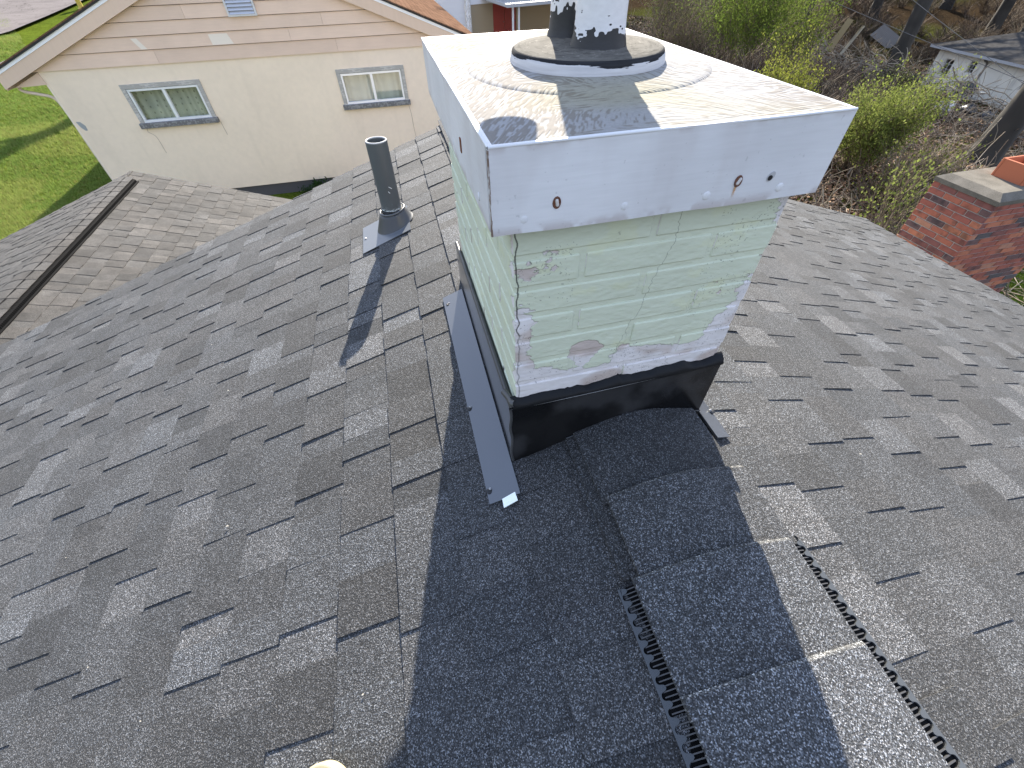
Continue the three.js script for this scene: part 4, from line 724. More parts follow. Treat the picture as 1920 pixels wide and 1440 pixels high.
// ------------------------------------------------------------------ red brick chimney at the right
{
  const bx0 = 6.02, bx1 = 7.5, bz0 = -3.76, bz1 = -3.04, yT = 2.93;
  const bc = thing('brick_chimney', 'red brick chimney with concrete crown and clay flue, beyond the right eave', 'chimney');
  const mortar = new THREE.MeshStandardMaterial({ roughness: 1, map: tex(256, 256, (u, v) => { const k = 0.36 * (0.75 + 0.5 * fbm(u, v, 20, 4, 701)); return [k, k * 0.96, k * 0.9]; }) });
  const brickTex = tex(512, 512, (u, v) => { const n = fbm(u, v, 10, 5, 711), f = vn(u * 200, v * 200, 200, 712), s = sstep(0.55, 0.75, fbm(u, v, 7, 4, 713)); const k = 0.55 + 0.7 * n + 0.25 * (f - 0.5); return [k * (1 - 0.45 * s), k * (1 - 0.35 * s), k * (1 - 0.3 * s)]; });
  const cols = [[0.3, 0.075, 0.045], [0.36, 0.1, 0.055], [0.25, 0.06, 0.042], [0.17, 0.05, 0.042], [0.11, 0.048, 0.045], [0.33, 0.12, 0.075], [0.075, 0.05, 0.05]];
  const bms = cols.map((c) => new THREE.MeshStandardMaterial({ map: brickTex, bumpMap: brickTex, bumpScale: 0.003, color: new THREE.Color().setRGB(...c.map((q, i) => q * [1.2, 1.55, 1.6][i])), roughness: 0.85 }));
  const core = part('stack', muv(box(bx0 + 0.009, bx1 - 0.009, -0.6, yT, bz0 + 0.009, bz1 - 0.009), 2), mortar, bc);
  const r = rng(71), list = [];
  for (let k = 0; k < 44; k++) {
    const y1 = yT - 0.003 - k * 0.0672, y0 = y1 - 0.0575;
    const lay = (len, put) => { const L = 0.2135, off = k % 2 ? L / 2 : 0; for (let a = -off; a < len - 0.02; a += L) { const a0 = Math.max(a, 0), a1 = Math.min(a + 0.2035, len); if (a1 - a0 > 0.03) put(a0, a1); } };
    const col = () => { const h = r(); return h < 0.26 ? 0 : h < 0.44 ? 1 : h < 0.64 ? 2 : h < 0.78 ? 3 : h < 0.87 ? 4 : h < 0.95 ? 5 : 6; };
    lay(bz1 - bz0, (a, b) => { const d = (r() - 0.5) * 0.004; list.push([muv(rbox(bx0 + d, bx0 + 0.03, y0, y1, bz1 - b, bz1 - a, 0.0035), 1.5, r(), r()), col(), k]); });
    lay(bx1 - bx0, (a, b) => { const d = (r() - 0.5) * 0.004; list.push([muv(rbox(bx0 + a + (a === 0 ? 0.0305 : 0), bx0 + b, y0, y1, bz1 - 0.03, bz1 + d, 0.0035), 1.5, r(), r()), Math.min(6, col() + (r() < 0.15 ? 2 : 0)), k]); });
  }
  const rest = bms.map(() => []);
  list.forEach(([g, c], i) => (i < 290 ? part('brick', g, bms[c], core) : rest[c].push(g)));
  rest.forEach((l, c) => { if (l.length) part('brick_course', mergeGeometries(l), bms[c], core, 'stuff'); });
  // crown: slab with sloped edges, clay flue tile
  const cm = new THREE.MeshPhysicalMaterial({ specularIntensity: 0.1, roughness: 0.95, map: tex(512, 512, (u, v) => { const n = fbm(u, v, 8, 5, 721), f = vn(u * 180, v * 180, 180, 722); const k = 0.135 * (0.7 + 0.55 * n + 0.35 * (f - 0.5)); return [k * 1.08, k * 0.98, k * 0.82]; }) });
  const e = 0.012, t = 0.07; const A = [[bx0 - e, yT, bz0 - e], [bx1 + e, yT, bz0 - e], [bx1 + e, yT, bz1 + e], [bx0 - e, yT, bz1 + e]], rim = A.map(([x, , z]) => [x, yT + 0.045, z]), B = [[bx0 + t, yT + 0.1, bz0 + t], [bx1 - t, yT + 0.1, bz0 + t], [bx1 - t, yT + 0.1, bz1 - t], [bx0 + t, yT + 0.1, bz1 - t]];
  part('crown', muv(mergeGeometries([hexa(A, rim), hexa(rim.map(([x, y, z]) => [x, y + 0.0005, z]), B)]), 1.2), cm, bc);
  const clay = mat(0.42, 0.13, 0.06, 0.8), w = 0.17, fx = 6.62, fz = -3.36;
  const fl = part('flue_tile', [rbox(fx - w, fx + w, yT + 0.08, yT + 0.28, fz + w - 0.025, fz + w, 0.006), rbox(fx - w, fx + w, yT + 0.08, yT + 0.28, fz - w, fz - w + 0.025, 0.006), rbox(fx - w, fx - w + 0.025, yT + 0.08, yT + 0.279, fz - w + 0.026, fz + w - 0.026, 0.006), rbox(fx + w - 0.025, fx + w, yT + 0.08, yT + 0.279, fz - w + 0.026, fz + w - 0.026, 0.006)], clay, bc);
}

// ------------------------------------------------------------------ vegetation builders
const bark = new THREE.MeshStandardMaterial({ roughness: 1, map: tex(256, 512, (u, v) => { const n = fbm(u, v, 8, 4, 801), s = vn(u * 30, v * 8, 4096, 802); const k = 0.03 * (0.5 + 0.7 * n + 0.6 * s); return [k * 1.1, k, k * 0.85]; }) });
bark.bumpMap = bark.map; bark.bumpScale = 0.03;
const twigMat = mat(0.13, 0.1, 0.07, 0.9), paleTwig = mat(0.24, 0.2, 0.15, 0.9);
function limb(out, a, dir, len, r0, depth, r, o) {
  const pts = [a.clone()], d = dir.clone(); let p = a.clone(); const seg = depth > 1 ? 4 : 3;
  for (let i = 0; i < seg; i++) { d.x += (r() - 0.5) * o.wig; d.z += (r() - 0.5) * o.wig; d.y += (r() - 0.5) * o.wig + o.up * 0.2; d.normalize(); p = p.clone().addScaledVector(d, len / seg); pts.push(p); }
  const rad = depth > 2 ? 9 : depth > 1 ? 5 : 3, c = new THREE.CatmullRomCurve3(pts), g = new THREE.TubeGeometry(c, seg * (depth > 2 ? 3 : 1), 1, rad), ps = g.attributes.position, rows = seg * (depth > 2 ? 3 : 1);
  for (let i = 0; i < ps.count; i++) { const k = Math.floor(i / (rad + 1)) / rows, q = c.getPointAt(k), rr = lerp(r0, r0 * (depth > 0 ? 0.55 : 0.25), k) * (depth > 2 && k < 0.12 ? 1 + 3 * (0.12 - k) : 1); ps.setXYZ(i, q.x + (ps.getX(i) - q.x) * rr, q.y + (ps.getY(i) - q.y) * rr, q.z + (ps.getZ(i) - q.z) * rr); }
  g.computeVertexNormals(); out.geo.push(g); if (depth <= 1) out.tips.push(...pts.slice(1));
  if (depth > 0) for (let i = 0; i < o.kids[depth]; i++) {
    const t = lerp(o.from, 1, (i + r() * 0.6) / o.kids[depth]), q = c.getPointAt(Math.min(1, t)), az = r() * 6.283, sp = o.spread * (0.7 + 0.6 * r());
    const nd = d.clone().multiplyScalar(Math.cos(sp)).add(V(Math.cos(az) * Math.sin(sp), 0.1 * r(), Math.sin(az) * Math.sin(sp))).normalize();
    limb(out, q, nd, len * (0.45 + 0.3 * r()), r0 * lerp(0.6, 0.4, t), depth - 1, r, o);
  }
}
const leafGeo = (() => { const g = new THREE.BufferGeometry(); g.setAttribute('position', new THREE.Float32BufferAttribute([0, 0, 0, 0.28, 0.06, 0.5, 0, 0, 1, -0.28, 0.06, 0.5], 3)); g.setIndex([0, 1, 2, 0, 2, 3]); g.computeVertexNormals(); return g; })();
function leafMat(r, g, b, tr = 0.45) { return new THREE.MeshPhysicalMaterial({ color: new THREE.Color().setRGB(r, g, b), roughness: 1, side: THREE.DoubleSide, transmission: tr, thickness: 0, specularIntensity: 0 }); }
function scatter(name, geo, m, n, place, parent, r, hue = 0.25) {
  const im = shade(new THREE.InstancedMesh(geo, m, n)), M = new THREE.Matrix4(), Q = new THREE.Quaternion(), E = new THREE.Euler(), C = new THREE.Color(); let k = 0;
  for (let i = 0; i < n; i++) {
    const q = place(i); if (!q) continue;
    E.set(q.rx ?? r() * 6.28, q.ry ?? r() * 6.28, q.rz ?? r() * 6.28, 'YXZ'); Q.setFromEuler(E); const s = q.s; M.compose(V(q.x, q.y, q.z), Q, typeof s === 'number' ? V(s, s, s) : s); im.setMatrixAt(k, M);
    const t = 1 + (r() - 0.5) * 2 * hue, w = q.c ?? [1, 1, 1]; im.setColorAt(k++, C.setRGB(w[0] * t, w[1] * t * (1 + (r() - 0.5) * 0.12), w[2] * t));
  }
  im.count = k; im.name = name; im.userData.kind = 'stuff'; (parent ?? scene).add(im); return im;
}
function bush(name, label, cat, [x, z], { h, w, leaves, leaf, color, seed, stems = 16, group, twig = twigMat, clump = 0.16, low = 0.15 }) {
  const r = rng(seed), t = thing(name, label, cat, [x, terrain(x, z) - 0.03, z], 0, group), out = { geo: [], tips: [] };
  for (let i = 0; i < stems; i++) { const a = r() * 6.283, sp = Math.pow(r(), 0.7); limb(out, V(Math.cos(a) * w * 0.15 * r(), 0, Math.sin(a) * w * 0.15 * r()), V(Math.cos(a) * sp * w / h, 1, Math.sin(a) * sp * w / h).normalize(), h * (0.6 + 0.4 * r()), 0.012 + 0.012 * r(), 2, r, { kids: [0, 4, 6], from: 0.25, spread: 0.6, wig: 0.35, up: 0.35 }); }
  part('stems', mergeGeometries(out.geo.map((g) => g.toNonIndexed())), twig, t);
  const tips = out.tips.filter((p) => p.y > h * low);
  if (leaves) scatter('foliage', leafGeo, leafMat(...color), leaves, () => { const p = tips[Math.floor(r() * tips.length)], q = () => (r() + r() + r() - 1.5) * clump; return { x: p.x + q(), y: p.y + q(), z: p.z + q(), s: leaf * (0.6 + 0.8 * r()) }; }, t, r, 0.3);
  return t;
}
const treeShapes = [1, 2, 3, 4].map((k) => { const r = rng(900 + k), out = { geo: [], tips: [] }; limb(out, V(0, -0.3, 0), V((r() - 0.5) * 0.08, 1, (r() - 0.5) * 0.08).normalize(), 11, 0.42, 3, r, { kids: k === 4 ? [0, 0, 3, 4] : [0, 5, 7, 9], from: k === 4 ? 0.6 : 0.42, spread: 0.7, wig: 0.16, up: 0.25 }); const n = out.geo.map((g) => g.toNonIndexed()); return { trunk: n[0], crown: mergeGeometries(n.slice(1)) }; });
function tree(label, x, z, s, ry, k = 0, group) { const t = thing('bare_tree', label, 'tree', [x, terrain(x, z), z], ry, group), f = treeShapes[k === 3 ? 3 : k % 3]; part('trunk', f.trunk, bark, t); part('crown', f.crown, bark, t); t.scale.setScalar(s); return t; }

// lawn and ground cover
{
  const r = rng(31);
  const blades = []; for (let i = 0; i < 6; i++) { const a = r() * 6.28, h = 0.6 + r() * 0.5, l = 0.25 + r() * 0.4, w = 0.05; const g = new THREE.BufferGeometry(), cx = Math.cos(a), sz = Math.sin(a), ox = (r() - 0.5) * 0.8, oz = (r() - 0.5) * 0.8; g.setAttribute('position', new THREE.Float32BufferAttribute([ox - sz * w, 0, oz + cx * w, ox + sz * w, 0, oz - cx * w, ox + cx * l, h, oz + sz * l], 3)); g.computeVertexNormals(); blades.push(g); }
  const tuft = mergeGeometries(blades), gm = leafMat(0.2, 0.255, 0.06, 0.35);
  tag(scatter('lawn_grass', tuft, gm, 240000, () => { const a = lerp(-0.5, -1.35, r()), d = 9 + 54 * Math.pow(r(), 1.3), x = d * Math.sin(a) * 1.0, z = -d * Math.cos(a); if (x > -8.2 && z < -13.6) return null; const k = vn(x * 0.5 + 99, z * 0.5 + 99, 4096, 33); return { x, y: terrain(x, z) - 0.01, z, rx: 0, rz: 0, s: V(0.09, 0.055 + 0.05 * k, 0.09).multiplyScalar(1 + d * 0.012), c: r() < 0.12 ? [1.35, 1.0, 1.5] : k > 0.6 ? [1.2, 1.12, 1.3] : [0.9, 0.98, 1] }; }, null, r, 0.3), 'bright green lawn grass beside and beyond the cream house', 'grass');
  tag(scatter('yard_grass', tuft, leafMat(0.075, 0.115, 0.022, 0.35), 60000, (i) => { let x, z; if (i % 2) { x = 5.2 + 8 * r(); z = -5.5 + 8 * r(); if (x > 5.9 && x < 7.6 && z > -3.9 && z < -2.9) return null; } else { x = 9 + 26 * r(); z = -26 * r() + 2; if (vn(x * 0.3 + 7, z * 0.3 + 7, 4096, 44) < 0.52) return null; } return { x, y: terrain(x, z) - 0.01, z, rx: 0, rz: 0, s: V(0.09, 0.06 + 0.05 * r(), 0.09), c: i % 2 ? [0.9, 1, 1] : [1.5, 1.25, 1.3] }; }, null, r, 0.35), 'thin grass growing through the leaf litter at the right', 'grass');
  const spread = () => { const a = lerp(0.45, 1.3, r()), d = 9 + 45 * Math.pow(r(), 1.25); return [d * Math.sin(a), -d * Math.cos(a)]; };
  tag(scatter('leaf_litter', leafGeo, mat(0.15, 0.1, 0.06, 0.95, { side: THREE.DoubleSide }), 150000, () => { const [x, z] = spread(); if (Math.hypot(x - 9, z + 1) < 6.5) return null; const h = r(); return { x, y: terrain(x, z) + 0.01 + 0.05 * r(), z, rx: (r() - 0.5) * 1.6, rz: (r() - 0.5) * 1.6, s: 0.09 + 0.09 * r(), c: h < 0.25 ? [1.5, 1.35, 1.2] : h < 0.6 ? [1, 0.85, 0.8] : [0.6, 0.55, 0.55] }; }, null, r, 0.3), 'brown fallen leaves covering the back yard ground', 'leaf litter');
  // fallen and standing sticks
  const st = []; for (let k = 0; k < 3; k++) { const c = new THREE.CatmullRomCurve3([V(0, 0, 0), V(0.05 + 0.06 * k, 0.35, 0.03), V(-0.05, 0.7, 0.08 * k), V(0.1, 1, 0)]); st.push(new THREE.TubeGeometry(c, 6, 0.008, 4)); }
  st.forEach((g, k) => tag(scatter(numbered('fallen_sticks'), g, k === 1 ? paleTwig : twigMat, 3000, (i) => { const [x, z] = spread(), up = i % 7 === 0; return { x, y: terrain(x, z) + 0.02, z, rx: up ? (r() - 0.5) * 0.9 : 1.3 + 0.35 * r(), ry: r() * 6.28, rz: up ? (r() - 0.5) * 0.9 : 0, s: V(1.2, 0.5 + 1.1 * r(), 1.2) }; }, null, r, 0.4), ['dark fallen sticks scattered over the back yard', 'pale dry stalks scattered over the back yard', 'crooked brown twigs scattered over the back yard'][k], 'sticks'));
}
// scrub that reads as one mass farther back
{
  const r = rng(37), gs = []; for (let i = 0; i < 26; i++) { const a = r() * 6.28, l = 0.5 + 0.9 * r(), q = [0.25 * (r() - 0.5), 0, 0.25 * (r() - 0.5)]; const e = [q[0] + Math.cos(a) * l * 0.6, l * (0.4 + 0.6 * r()), q[2] + Math.sin(a) * l * 0.6]; gs.push(tube([q, [lerp(q[0], e[0], 0.4), e[1] * 0.62, lerp(q[2], e[2], 0.4)], e], 0.007 + 0.005 * r(), 3, 3).toNonIndexed()); }
  const g = mergeGeometries(gs);
  const place = () => { const a = lerp(0.5, 1.12, r()), d = 17 + 75 * Math.pow(r(), 1.1), x = d * Math.sin(a), z = -d * Math.cos(a); if (x > 13.5 && x < 36 && z > -x * 0.78 && z < -4) return null; if (vn(x * 0.22 + 60, z * 0.22 + 60, 4096, 38) < 0.36) return null; const s = (0.4 + 0.7 * r()) * (1 + d * 0.006); return { x, y: terrain(x, z), z, rx: 0, rz: 0, s }; };
  tag(scatter('undergrowth', g, mat(0.075, 0.052, 0.034, 0.95), 2000, place, null, r, 0.4), 'brown leafless undergrowth covering the yard towards the wood', 'undergrowth');
  tag(scatter('pale_undergrowth', g, mat(0.16, 0.125, 0.085, 0.95), 700, place, null, r, 0.4), 'pale dry stems mixed through the brown undergrowth', 'undergrowth');
}
// bushes
bush('leafy_bush', 'yellow-green budding bush just right of the white chimney cap', 'bush', [13.2, -10.4], { h: 1.8, w: 1.15, leaves: 19000, leaf: 0.058, color: [0.155, 0.185, 0.048], seed: 41, stems: 22, clump: 0.2, low: 0.3 });
bush('leafy_bush', 'tall bright green bush behind the far right corner of the chimney cap', 'bush', [18.0, -24.0], { h: 3.6, w: 2.4, leaves: 20000, leaf: 0.08, color: [0.12, 0.165, 0.034], seed: 42, stems: 24, clump: 0.26, low: 0.12 });
bush('leafy_bush', 'low spray of yellow-green shoots beside the sloping edge of the chimney cap', 'bush', [15.2, -16.2], { h: 1.9, w: 1.9, leaves: 5000, leaf: 0.07, color: [0.18, 0.2, 0.038], seed: 43, stems: 14, clump: 0.14, low: 0.25 });
bush('leafy_bush', 'small yellow-green sprig of leaves against the red brick chimney', 'bush', [9.4, -6.1], { h: 1.9, w: 0.7, leaves: 900, leaf: 0.06, color: [0.15, 0.18, 0.05], seed: 44, stems: 8, clump: 0.1, low: 0.4 });
bush('leafy_bush', 'second green bush beside the tall one, its right neighbour with thinner leaves', 'bush', [21.0, -23.4], { h: 3.2, w: 1.9, leaves: 4500, leaf: 0.09, color: [0.12, 0.16, 0.03], seed: 45, stems: 16, clump: 0.24 });
bush('shrub', 'dark green shrub at the foot of the cream wall in the gap between the roofs', 'shrub', [-2.7, -13.7], { h: 0.36, w: 0.8, leaves: 2500, leaf: 0.06, color: [0.03, 0.06, 0.018], seed: 46, stems: 10, clump: 0.12, low: 0.05 });
bush('brush_thicket', 'brown leafless brush right of the metal porch roof', 'thicket', [17.0, -29.0], { h: 3.4, w: 2.6, leaves: 3500, leaf: 0.08, color: [0.07, 0.09, 0.03], seed: 51, stems: 46, clump: 0.3 });
bush('brush_thicket', 'tangle of bare brown stems between the porch roof and the tall green bush', 'thicket', [15.6, -25.4], { h: 2.4, w: 2.4, leaves: 1500, leaf: 0.08, color: [0.08, 0.09, 0.03], seed: 52, stems: 46, clump: 0.3 });
bush('brush_thicket', 'dry brown brush under the yellow-green bush by the brick chimney', 'thicket', [12.6, -8.4], { h: 1.3, w: 1.8, leaves: 1200, leaf: 0.07, color: [0.1, 0.11, 0.03], seed: 53, stems: 40, clump: 0.2 });
bush('brush_thicket', 'low dry thicket of pale stems right of the yellow-green bush', 'thicket', [14.6, -9.6], { h: 0.9, w: 1.2, leaves: 500, leaf: 0.06, color: [0.12, 0.12, 0.035], seed: 54, stems: 26, twig: paleTwig, clump: 0.2 });
bush('brush_thicket', 'dark brush in front of the white garage window', 'thicket', [27.0, -21.8], { h: 1.2, w: 1.3, leaves: 1800, leaf: 0.08, color: [0.05, 0.07, 0.025], seed: 55, stems: 36, clump: 0.25 });
bush('brush_thicket', 'grey-brown scrub at the top edge between two bare trunks', 'thicket', [33, -42], { h: 2.6, w: 3.6, leaves: 1500, leaf: 0.1, color: [0.06, 0.07, 0.025], seed: 56, stems: 46, clump: 0.3 });
// the wire fence grown over with dead vines
{
  const r = rng(66), f = thing('vine_fence', 'sagging wire fence overgrown with pale dead vines, crossing the back yard', 'fence'), A = V(33, 0, -38), B = V(25.2, 0, -13), wires = [], vines = [];
  for (let i = 0; i <= 9; i++) { const p = A.clone().lerp(B, i / 9), y = terrain(p.x, p.z); part('post', rod([p.x, y - 0.1, p.z], [p.x + 0.03, y + 1.25, p.z], 0.035, 0.03, 7), mat(0.2, 0.19, 0.17, 0.9), f); }
  for (const h of [0.3, 0.7, 1.15]) { const pts = []; for (let i = 0; i <= 18; i++) { const p = A.clone().lerp(B, i / 18); pts.push([p.x, terrain(p.x, p.z) + h - 0.06 * (i % 2), p.z]); } part('wire', tube(pts, 0.008, 80, 4), mat(0.25, 0.25, 0.25, 0.6), f); }
  for (let i = 0; i < 560; i++) { const t = r(), p = A.clone().lerp(B, t), y = terrain(p.x, p.z), pts = []; let q = V(p.x + (r() - 0.5) * 0.6, y + 0.3 + r() * 1.1, p.z + (r() - 0.5) * 0.8); const d = V(r() - 0.5, (r() - 0.3) * 0.8, (r() - 0.5) * 2).normalize(); for (let k = 0; k < 5; k++) { pts.push([q.x, Math.max(q.y, y), q.z]); d.add(V(r() - 0.5, r() - 0.6, r() - 0.5).multiplyScalar(0.9)).normalize(); q = q.clone().addScaledVector(d, 0.28 + 0.2 * r()); } vines.push(tube(pts, 0.009 + 0.02 * r() * r(), 8, 4)); }
  part('vines', vines, mat(0.27, 0.225, 0.165, 0.9), f, 'stuff');
}
// trees
tree('thick dark tree trunk at the right edge in front of the white garage', 19.2, -11.1, 1.0, 0.4, 0);
tree('broad grey trunk left of the white garage, rising past the top edge', 33.2, -27.6, 1.15, 2.1, 1);
tree('dark trunk at the top edge above the two leaning boards', 33.6, -37.5, 1.0, 1.2, 2);
tree('slim bare tree behind the garage roof at the top right', 44.5, -28.5, 0.85, 3.0, 0);
tree('bare tree at the top edge between the broad trunk and the garage', 41.0, -34.5, 0.9, 4.2, 1);
tree('bare tree standing out of view behind the cream house, its shadow streaking the lawn', -9.0, -38, 1.35, 0.3, 3);
const woods = [[30, -52], [38, -50], [47, -44], [52, -36], [56, -28], [26, -60], [48, -58], [58, -46], [64, -38], [37, -66], [60, -18], [68, -26]];
woods.forEach(([x, z], i) => tree('bare tree of the wood behind the yard, along the top right edge', x, z, 0.85 + 0.1 * (i % 4), i * 1.7, i % 3, 'bare trees of the far wood'));

// ------------------------------------------------------------------ white garage
{
  const g = thing('white_garage', 'low white garage with grey hip roof among the trees at the right', 'garage', [34.27, -2.42, -25.97], -1.721);
  const wm = new THREE.MeshStandardMaterial({ roughness: 0.9, map: tex(512, 512, (u, v) => { const n = fbm(u, v, 8, 5, 851), s = sstep(0.55, 0.8, fbm(u, v * 0.15, 26, 3, 852)); const k = 0.76 * (0.88 + 0.22 * n) * (1 - 0.25 * s); return [k, k * 0.97, k * 0.85]; }) });
  const ws = new THREE.Shape(); ws.moveTo(0, 0); ws.lineTo(9, 0); ws.lineTo(9, 2.0); ws.lineTo(0, 2.0); ws.closePath();
  const W = [[0.78, 1.4, 0.84, 1.6], [2.5, 2.95, 1.18, 1.78], [6.1, 7.0, 1.05, 1.6]];
  for (const [a, b, c, d] of W) { const h = new THREE.Path(); h.moveTo(a, c); h.lineTo(b, c); h.lineTo(b, d); h.lineTo(a, d); h.closePath(); ws.holes.push(h); }
  part('wall', muv(mergeGeometries([new THREE.ExtrudeGeometry(ws, { depth: 0.18, bevelEnabled: false }).translate(0, 0, -0.18), box(0, 0.18, 0, 2, -6, -0.181).toNonIndexed(), box(8.82, 9, 0, 2, -6, -0.181).toNonIndexed(), box(0.181, 8.819, 0, 2, -6, -5.82).toNonIndexed()]), 0.2), wm, g);
  const fr = mat(0.5, 0.5, 0.48, 0.6), pane = new THREE.MeshPhysicalMaterial({ roughness: 0.03, transmission: 1, thickness: 0, specularIntensity: 0.4 });
  for (const [a, b, c, d] of W) {
    const m = (a + b) / 2, w = part('window', [box(a, b, d - 0.04, d, -0.1, -0.05), box(a, b, c, c + 0.04, -0.1, -0.05), box(a, a + 0.035, c + 0.041, d - 0.041, -0.1, -0.05), box(b - 0.035, b, c + 0.041, d - 0.041, -0.1, -0.05)], fr, g);
    part('mullion', box(m - 0.018, m + 0.018, c + 0.041, d - 0.041, -0.09, -0.055), fr, w);
    for (const t of [1 / 3, 2 / 3]) part('glazing_bar', box(a + 0.036, b - 0.036, lerp(c, d, t) - 0.012, lerp(c, d, t) + 0.012, -0.086, -0.062), fr, w);
    part('pane', box(a + 0.036, b - 0.036, c + 0.042, d - 0.042, -0.078, -0.076), pane, w);
  }
  part('drain_pipe', tube([[3.55, 1.95, 0.3], [3.55, 1.8, 0.06], [3.55, 0.1, 0.06]], 0.05, 30, 8), mat(0.2, 0.19, 0.18, 0.7), g);
  const rm = new THREE.MeshPhysicalMaterial({ specularIntensity: 0, roughness: 1, map: tex(512, 512, (u, v, x, y) => { const n = fbm(u, v, 10, 5, 861), row = Math.floor(v * 40), t = hash(Math.floor(u * 40 + row * 0.5), row, 6); const k = 0.055 * (0.6 + 0.5 * n + 0.4 * t); return [k, k * 0.97, k * 0.95]; }) });
  const o = 0.45, e = [[-o, 2.0, o], [9 + o, 2.0, o], [9 + o, 2.0, -6 - o], [-o, 2.0, -6 - o]], up = e.map(([x, y, z]) => [x, y + 0.14, z]), rd = [[2.6, 3.1, -2.9], [6.4, 3.1, -2.9]];
  const tri = (...p) => { const q = new THREE.BufferGeometry(); q.setAttribute('position', new THREE.Float32BufferAttribute(p.flat(), 3)); q.setAttribute('uv', new THREE.Float32BufferAttribute(p.flatMap((v) => [v[0] * 0.2, v[2] * 0.25 + v[1] * 0.1]), 2)); q.computeVertexNormals(); return q; };
  part('roof', [tri(up[0], up[1], rd[1]), tri(up[0], rd[1], rd[0]), tri(up[1], up[2], rd[1]), tri(up[2], up[3], rd[0]), tri(up[2], rd[0], rd[1]), tri(up[3], up[0], rd[0])], rm, g).material.side = THREE.DoubleSide;
  part('eave', [box(-o, 9 + o, 2.005, 2.135, o - 0.03, o - 0.002), box(-o, -o + 0.03, 2.005, 2.135, -6 - o, o - 0.031), box(-o + 0.031, 9 + o, 2.005, 2.03, -6, o - 0.031)], mat(0.4, 0.41, 0.42, 0.7), g);
  // things in front of it
  const at = (x, z) => terrain(x, z);
  const gr = thing('barbecue_grill', 'black covered grill standing before the white garage', 'grill', [31.4, at(31.4, -21.1), -21.1], -1.5);
  const bk = mat(0.012, 0.012, 0.014, 0.5);
  part('lid', new THREE.SphereGeometry(0.42, 20, 10, 0, 6.283, 0, Math.PI / 2).scale(1.35, 0.7, 0.8).translate(0, 0.85, 0), bk, gr); part('firebox', new THREE.CylinderGeometry(0.42, 0.3, 0.24, 20).scale(1.3, 1, 0.78).translate(0, 0.72, 0), bk, gr);
  part('side_shelf', rbox(0.5, 1.0, 0.8, 0.84, -0.22, 0.22, 0.01), mat(0.5, 0.48, 0.42, 0.6), gr);
  for (const [x, z] of [[-0.4, -0.2], [0.4, -0.2], [-0.4, 0.2], [0.4, 0.2]]) part('leg', rod([x, 0, z], [x * 0.8, 0.66, z * 0.8], 0.022), bk, gr);
  const bag = (label, x, z, s, c, seed) => { const r = rng(seed), q = new THREE.SphereGeometry(s, 22, 14), p = q.attributes.position; for (let i = 0; i < p.count; i++) { const k = 1 + 0.35 * (vn(p.getX(i) * 6 / s + 50, p.getY(i) * 3 / s + p.getZ(i) * 4 / s + 50, 4096, seed) - 0.5); p.setXYZ(i, p.getX(i) * k, Math.max(-0.5 * s, p.getY(i) * k * 0.8), p.getZ(i) * k); } q.computeVertexNormals(); const t = thing('rubbish_bag', label, 'bag', [x, at(x, z) + s * 0.48, z]); part('bag_body', q, c, t); part('tied_neck', new THREE.ConeGeometry(s * 0.22, s * 0.4, 9).rotateX(Math.PI).translate(0, s * 0.95, 0), c, t); };
  bag('white rubbish bag lying before the garage beside the dark bags', 28.8, -19.9, 0.42, mat(0.6, 0.6, 0.6, 0.4), 81);
  bag('black rubbish bag right of the white bag before the garage', 29.6, -19.2, 0.4, mat(0.012, 0.012, 0.014, 0.35), 82);
  bag('smaller dark grey bag right of the black bag before the garage', 29.8, -18.3, 0.3, mat(0.03, 0.03, 0.035, 0.4), 83);
  bag('small pale bag on the leaves left of the other bags', 25.6, -20.0, 0.26, mat(0.5, 0.5, 0.5, 0.5), 84);
  const board = (label, a, b, w, c) => { const t = thing('leaning_board', label, 'board', [0, 0, 0]); const A = V(...a), B = V(...b), n = V(0.7, 0, -0.7).cross(B.clone().sub(A)).normalize().multiplyScalar(w / 2), k = V(0.02, 0, 0.02); const q = (p) => [p.clone().add(n), p.clone().sub(n), p.clone().sub(n).add(k), p.clone().add(n).add(k)].map((v) => v.toArray()); part('plank', loft2(q(A), q(B)), c, t); };
  board('wide tan board leaning on the overgrown fence at the top right', [29.9, -0.9, -30.2], [30.2, 0.75, -29.8], 0.36, mat(0.3, 0.24, 0.13, 0.9, { side: THREE.DoubleSide }));
  board('narrow pale board leaning on the fence, right of the wide tan board', [29.5, -0.9, -28.7], [29.9, 0.6, -28.3], 0.16, mat(0.5, 0.46, 0.36, 0.9, { side: THREE.DoubleSide }));
  const ms = thing('metal_sheet', 'rusty corrugated metal sheet lying beyond the fence near the trunks', 'metal sheet', [42, terrain(42, -37) + 0.5, -37], 0.5); ms.rotation.x = 0.5;
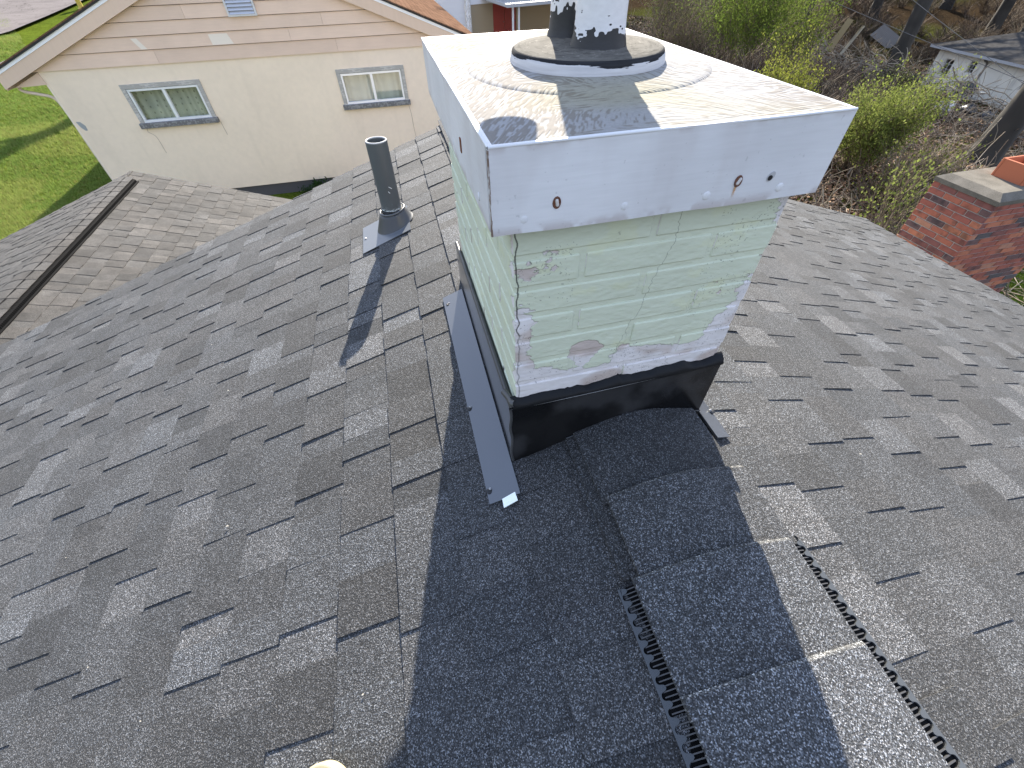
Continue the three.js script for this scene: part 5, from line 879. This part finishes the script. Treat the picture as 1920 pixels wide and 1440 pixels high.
  const pg = new THREE.PlaneGeometry(2.2, 2.0, 48, 1).rotateX(-Math.PI / 2), pp = pg.attributes.position; for (let i = 0; i < pp.count; i++) pp.setY(i, 0.035 * Math.sin(pp.getX(i) * 36)); pg.computeVertexNormals(); part('sheet', pg, mat(0.16, 0.145, 0.13, 0.8, { side: THREE.DoubleSide }), ms);
}
// overhead wires
{
  const wire = (label, a, b) => { const A = V(...a), B = V(...b), d = B.clone().sub(A), P = A.clone().addScaledVector(d, -3), Q = B.clone().addScaledVector(d, 3.5), pts = []; for (let i = 0; i <= 12; i++) { const p = P.clone().lerp(Q, i / 12), t = (i / 12 - 0.5) * 2; pts.push([p.x, p.y - 0.35 * (1 - t * t) + 0.3, p.z]); } const o = part(numbered('overhead_wire'), tube(pts, 0.01, 60, 5), mat(0.1, 0.1, 0.1, 0.8), scene); tag(o, label, 'wire'); };
  wire('nearer thin overhead wire slanting across the top right corner', [20.59, 2.62, -21.81], [22.09, 1.61, -17.2]);
  wire('farther thin overhead wire running to the garage roof, right of the other wire', [22.75, 2.71, -19.56], [22.72, 1.75, -16.36]);
}
// hydrant by the road
{
  const d = 56, a = Math.atan2(-34.52, 78.39), x = Math.sin(a) * d, z = -Math.cos(a) * d, h = thing('fire_hydrant', 'yellow fire hydrant on the grass verge by the road', 'hydrant', [x, terrain(x, z), z], 0.5), ym = mat(0.5, 0.36, 0.05, 0.5);
  h.scale.setScalar(1.5);
  part('barrel', new THREE.LatheGeometry([[0.17, 0], [0.17, 0.05], [0.11, 0.06], [0.11, 0.52], [0.15, 0.54], [0.15, 0.58], [0.11, 0.6]].map((p) => new THREE.Vector2(...p)), 20), ym, h);
  part('bonnet', new THREE.LatheGeometry([[0.13, 0.6], [0.12, 0.68], [0.06, 0.75], [0.03, 0.76], [0.03, 0.82], [0, 0.82]].map((p) => new THREE.Vector2(...p)), 20), ym, h);
  for (const s of [-1, 1]) part('nozzle', new THREE.CylinderGeometry(0.05, 0.055, 0.1, 12).rotateZ(Math.PI / 2).translate(s * 0.15, 0.44, 0), ym, h);
}
renderer.render(scene, camera);
